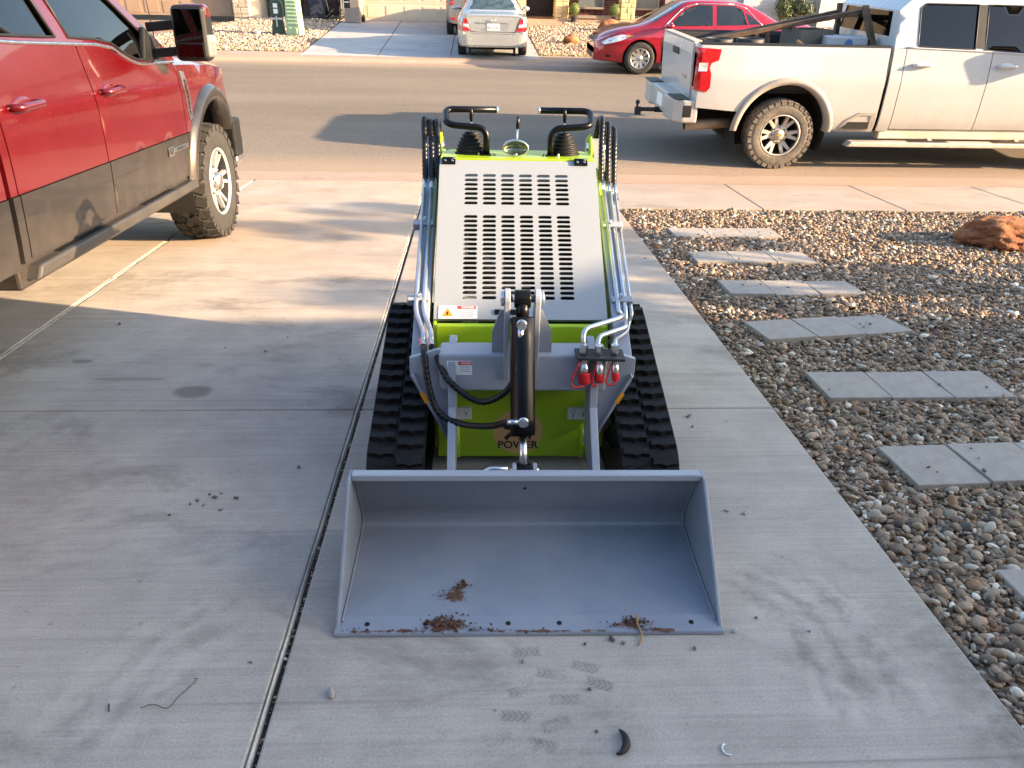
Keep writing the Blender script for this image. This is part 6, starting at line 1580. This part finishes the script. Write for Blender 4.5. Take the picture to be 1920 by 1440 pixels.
# weeds along the far kerb
GR = Mat('dry_weed'); GR.set(Base_Color=GR.ramp(GR.island(), [(0, (.10, .13, .04)), (.5, (.22, .20, .09)), (1, (.36, .29, .15))]), Roughness=.8)
def weeds(name, pts, label):
    vs, fs = [], []
    for x_, y_, r_, n_ in pts:
        for i in range(n_):
            b = V(x_+random.gauss(0, r_), y_+random.gauss(0, .05), far_z(y_)); h_ = random.uniform(.03, .09); d = V(random.gauss(0, .5), random.gauss(0, .4), 1)*h_; k = len(vs); s_ = V(.006, .003, 0)
            vs += [b-s_, b+s_, b+d]; fs.append((k, k+1, k+2))
    me = bpy.data.meshes.new(name); me.from_pydata([tuple(v) for v in vs], [], fs); tag(link(name, me, GR.m), label, kind='stuff')
weeds('weeds', [(-6.0, 21.15, .25, 160), (-4.75, 21.1, .2, 120), (-5.3, 21.1, .2, 60), (-7.2, 21.1, .2, 60)], 'dry weeds along the kerb by the far gravel')
weeds('weeds', [(1.75, 21.2, .1, 80), (2.4, 21.05, .3, 140), (3.2, 21.05, .3, 120)], 'dry weeds along the kerb behind the silver sedan')
tag(MB().cyl((-5.95, 29.9, far_z(30)+.2), (-5.95, 29.9, far_z(30)+1.6), .03).box(-6.1, -5.8, 29.82, 29.98, far_z(30)+.55, far_z(30)+1.0).build('electric_meter', DARK, None, .01), 'dark electric meter on its post in the shaded side yard', 'meter')
# ================================================================== NEIGHBOURING HOUSE AND TREE THAT SHADE THE DRIVE (right of the frame)
nh = thing('neighbour_house', 'tan stucco house to the right of the yard whose roof shades the driveway', 'house', DR)
MB().prism([(.92, -.3), (.92, 3.0), (-9, 3.0), (-9, -.6)], 'x', 12.0, 24).build('wall', STUCCO, nh)
MB().prism([(1.37, 2.98), (1.37, 3.10), (.60, 3.76), (-4.0, 4.0), (-9.4, 3.1), (-9.4, 2.98)], 'x', 11.6, 24.4).build('roof', ROOF, nh)
oh = thing('garage_house', 'stucco house with an open garage behind the camera', 'house', DR)
MB().box(-5.4, -4.5, -2.6, -2.4, -.1, 3.0).box(1.4, 7, -2.6, -2.4, -.1, 3.0).box(-4.5, 1.4, -2.6, -2.4, 2.3, 3.0).box(-5.4, -5.2, -9, -2.6, -.1, 3.0).box(1.6, 1.8, -9, -2.6, -.1, 3.0).box(-5.4, 1.8, -9.2, -9, -.1, 3.0).build('wall', STUCCO, oh)
MB().box(-5.8, 7.4, -9.6, -1.9, 3.0, 3.12).prism([(-9.6, 3.12), (-5.7, 4.6), (-1.9, 3.12)], 'x', -5.8, 7.4).build('roof', ROOF, oh)
MB().box(-4.5, 1.4, -9, -2.6, -.02, .012).build('garage_floor', C_FAR, oh)
# young desert tree
a = Mat('tree_leaves'); a.set(Base_Color=a.ramp(a.island(), [(0, (.05, .07, .02)), (1, (.11, .13, .05))]), Roughness=.7); TREEL = a.m
BARK = pm('bark', (.12, .09, .065), .9, var=.3, scale=14, bump=.5)
tt = thing('desert_tree', 'thin leafed young desert tree standing right of the yard', 'tree', DR @ Matrix.Translation((9.0, 3.55, -.02)))
def limb(p, q, r0, r1, nm): MB().tube(bez([p, V(*p).lerp(V(*q), .5)+V(random.uniform(-.06, .06), random.uniform(-.06, .06), .05), q], 4), [r0+(r1-r0)*i/8 for i in range(9)], 7).build(nm, BARK, tt)
limb((0, 0, 0), (.03, .05, 1.35), .06, .045, 'trunk')
tips = []
for k in range(18):
    an = k*2.4; r_ = random.uniform(.35, 1.05); q = (r_*math.cos(an)*.8, r_*math.sin(an)*1.25, random.uniform(1.45, 2.85)); limb((.03, .05, random.uniform(1.1, 1.4)), q, .028, .008, 'limb'); tips.append(q)
for q in tips:
    for k in range(3):
        w_ = (q[0]+random.gauss(0, .22), q[1]+random.gauss(0, .22), q[2]+random.gauss(0, .14)); limb(q, w_, .008, .003, 'twig'); leaf_ball(tt, w_, random.uniform(.14, .26), 230, TREEL, 'crown', .035, .1, .6)

# ================================================================== LOOSE STONES AND LITTER ON THE CONCRETE
STN = [stone_mat('loose_stone', [(0, (.07, .06, .055)), (.4, (.13, .115, .10)), (.7, (.22, .19, .16)), (1, (.40, .37, .33))], 'obj')]
PEBM = []
for k in range(5): 
    me = pebble_mesh('loose_pebble', np.zeros((1, 3)), np.ones(1), I2, (.6, .9)); me.materials.append(STN[0]); PEBM.append(me)
def loose(x_, y_, r_, label, group, z0=0.0):
    o = bpy.data.objects.new('loose_pebble', random.choice(PEBM)); COL.objects.link(o)
    o.matrix_basis = DR @ Matrix.Translation((x_, y_, z0+r_*.55)) @ Matrix.Rotation(random.uniform(0, 6.28), 4, 'Z') @ Matrix.Scale(r_*.85, 4) @ Matrix.Diagonal((1.2, .8, .75, 1)); tag(o, label, 'pebble', group)
for x_, y_, r_ in ((-1.02, 2.42, .012), (-.99, 2.46, .009), (-1.04, 2.40, .008), (-.965, 2.44, .010), (-.95, 2.47, .007), (-.885, 2.435, .010), (-.99, 2.39, .007), (-1.09, 2.33, .007), (-.92, 2.36, .007)):
    loose(x_, y_, r_, 'small dark pebble in the cluster on the concrete left of the tracks', 'pebbles clustered on the left slab')
LONE = [(-.70, 2.65, .012, 'lone dark pebble left of the left track'), (-1.12, 3.85, .013, 'larger dark pebble beyond the oil spot'), (-2.05, 4.26, .012, 'dark pebble by the pale joint near the red pickup'), (-.38, 1.50, .015, 'round dark pebble left below the bucket corner'),
 (-.62, 1.62, .006, 'tiny pebble just left of the long joint'), (-1.9, 4.1, .006, 'tiny pebble near the pale joint in the shade'), (-1.05, 4.05, .007, 'tiny pebble at the edge of the shade left of the loader'), (-1.35, 3.9, .006, 'tiny pebble straight beyond the oil spot'),
 (.13, 1.605, .008, 'small pebble under the middle of the bucket lip'), (.39, 1.68, .010, 'pebble touching the bucket lip by the root'), (.31, 1.665, .008, 'pebble at the bucket lip left of the root'), (.42, 1.665, .008, 'pebble beside the tan root'), (.755, 1.705, .010, 'pebble touching the right corner of the bucket'),
 (.62, 1.64, .010, 'pebble below the right end of the bucket lip'), (.84, 1.76, .007, 'tiny pebble right of the bucket side plate'), (.30, 1.50, .007, 'pebble among the tread prints'), (.05, 1.44, .006, 'tiny pebble left of the tread prints'), (.98, 1.70, .006, 'tiny pebble on the scuffed turning marks'), (.30, 1.365, .008, 'pebble left of the rubber scrap'),
 (.97, 3.07, .014, 'larger pebble right of the right track at the slab joint'), (.96, 2.97, .010, 'smaller pebble right of the right track at the slab joint'), (1.30, 5.7, .013, 'pebble on the strip beside the farther pavers'), (.92, 2.32, .009, 'left one of two pebbles right of the bucket top'), (.98, 2.30, .010, 'right one of two pebbles right of the bucket top')]
for x_, y_, r_, lb_ in LONE: loose(x_, y_, r_, lb_, 'single pebbles on the driveway')
for i, (dx, y0, s_, tilt) in enumerate(PAVERS):
    for k in range((2, 3, 3, 7, 3, 7, 2)[i]):
        x_ = 1.72+random.random()**(.6 if i in (0, 3) else 1)*.88; y_ = y0+.03+random.random()*.24+math.sin(R(tilt))*(x_-1.7)
        loose(x_, y_, random.uniform(.006, .012), f'pebble lying on the paver {SIDE[min(2, int((x_-1.705)/.312))]} of the row {ORD[i]}', f'pebbles on paver row {ORD[i]}', .009)
RB = pm('rubber_scrap', (.012, .012, .013), .7, bump=.5, bscale=200)
tag(MB().tube([(.335+.034*math.cos(q)*1.0, 1.335+.04*math.sin(q), .006) for q in np.linspace(-1.5, .9, 18)], [.002+.008*math.sin(math.pi*i/17) for i in range(18)], 8).build('rubber_scrap', RB, None, M=DR), 'curved black scrap of rubber on the concrete below the bucket', 'rubber scrap')
tag(MB().tube([(.615+.014*math.cos(q), 1.303+.016*math.sin(q), .003) for q in np.linspace(1.9, 4.9, 14)], .0022, 6).build('plastic_clip', WHITEL, None, M=DR), 'small white curved plastic clip at the bottom edge', 'plastic clip')
tag(MB().tube(bez([(-.86, 1.47, .003), (-.83, 1.478, .006), (-.79, 1.468, .003), (-.775, 1.50, .006), (-.76, 1.53, .004), (-.745, 1.56, .006), (-.755, 1.565, .003)], 6), .0010, 5).build('twig', pm('dry_twig', (.06, .045, .035), .9), None, M=DR), 'thin bent twig lying on the left slab', 'twig')
tag(MB().tube(bez([(-.945, 1.485, .003), (-.94, 1.475, .005), (-.935, 1.462, .003)], 5), .002, 5).build('twig', MATS['dry_twig'], None, M=DR), 'tiny straight twig left of the bent twig', 'twig')
tag(MB().tube(bez([(.475, 1.75, .03), (.470, 1.72, .022), (.478, 1.69, .008), (.468, 1.665, .004), (.46, 1.655, .004)], 6), [.004-.0001*i for i in range(25)], 6).build('root', pm('tan_root', (.34, .20, .10), .9, var=.3), None, M=DR), 'tan root hanging from the bucket lip onto the concrete', 'root')
# bits of grit lying in the long joint
m = MB()
P = np.column_stack([RNG.uniform(-.536, -.526, 260), RNG.uniform(1.2, 4.5, 260), np.full(260, -.016)])
tag(link('joint_grit', pebble_mesh('joint_grit', P, np.clip(RNG.lognormal(math.log(.004), .4, 260), .002, .009), I1), PEB, None, M=DR), 'grit lying in the long driveway joint', kind='stuff')
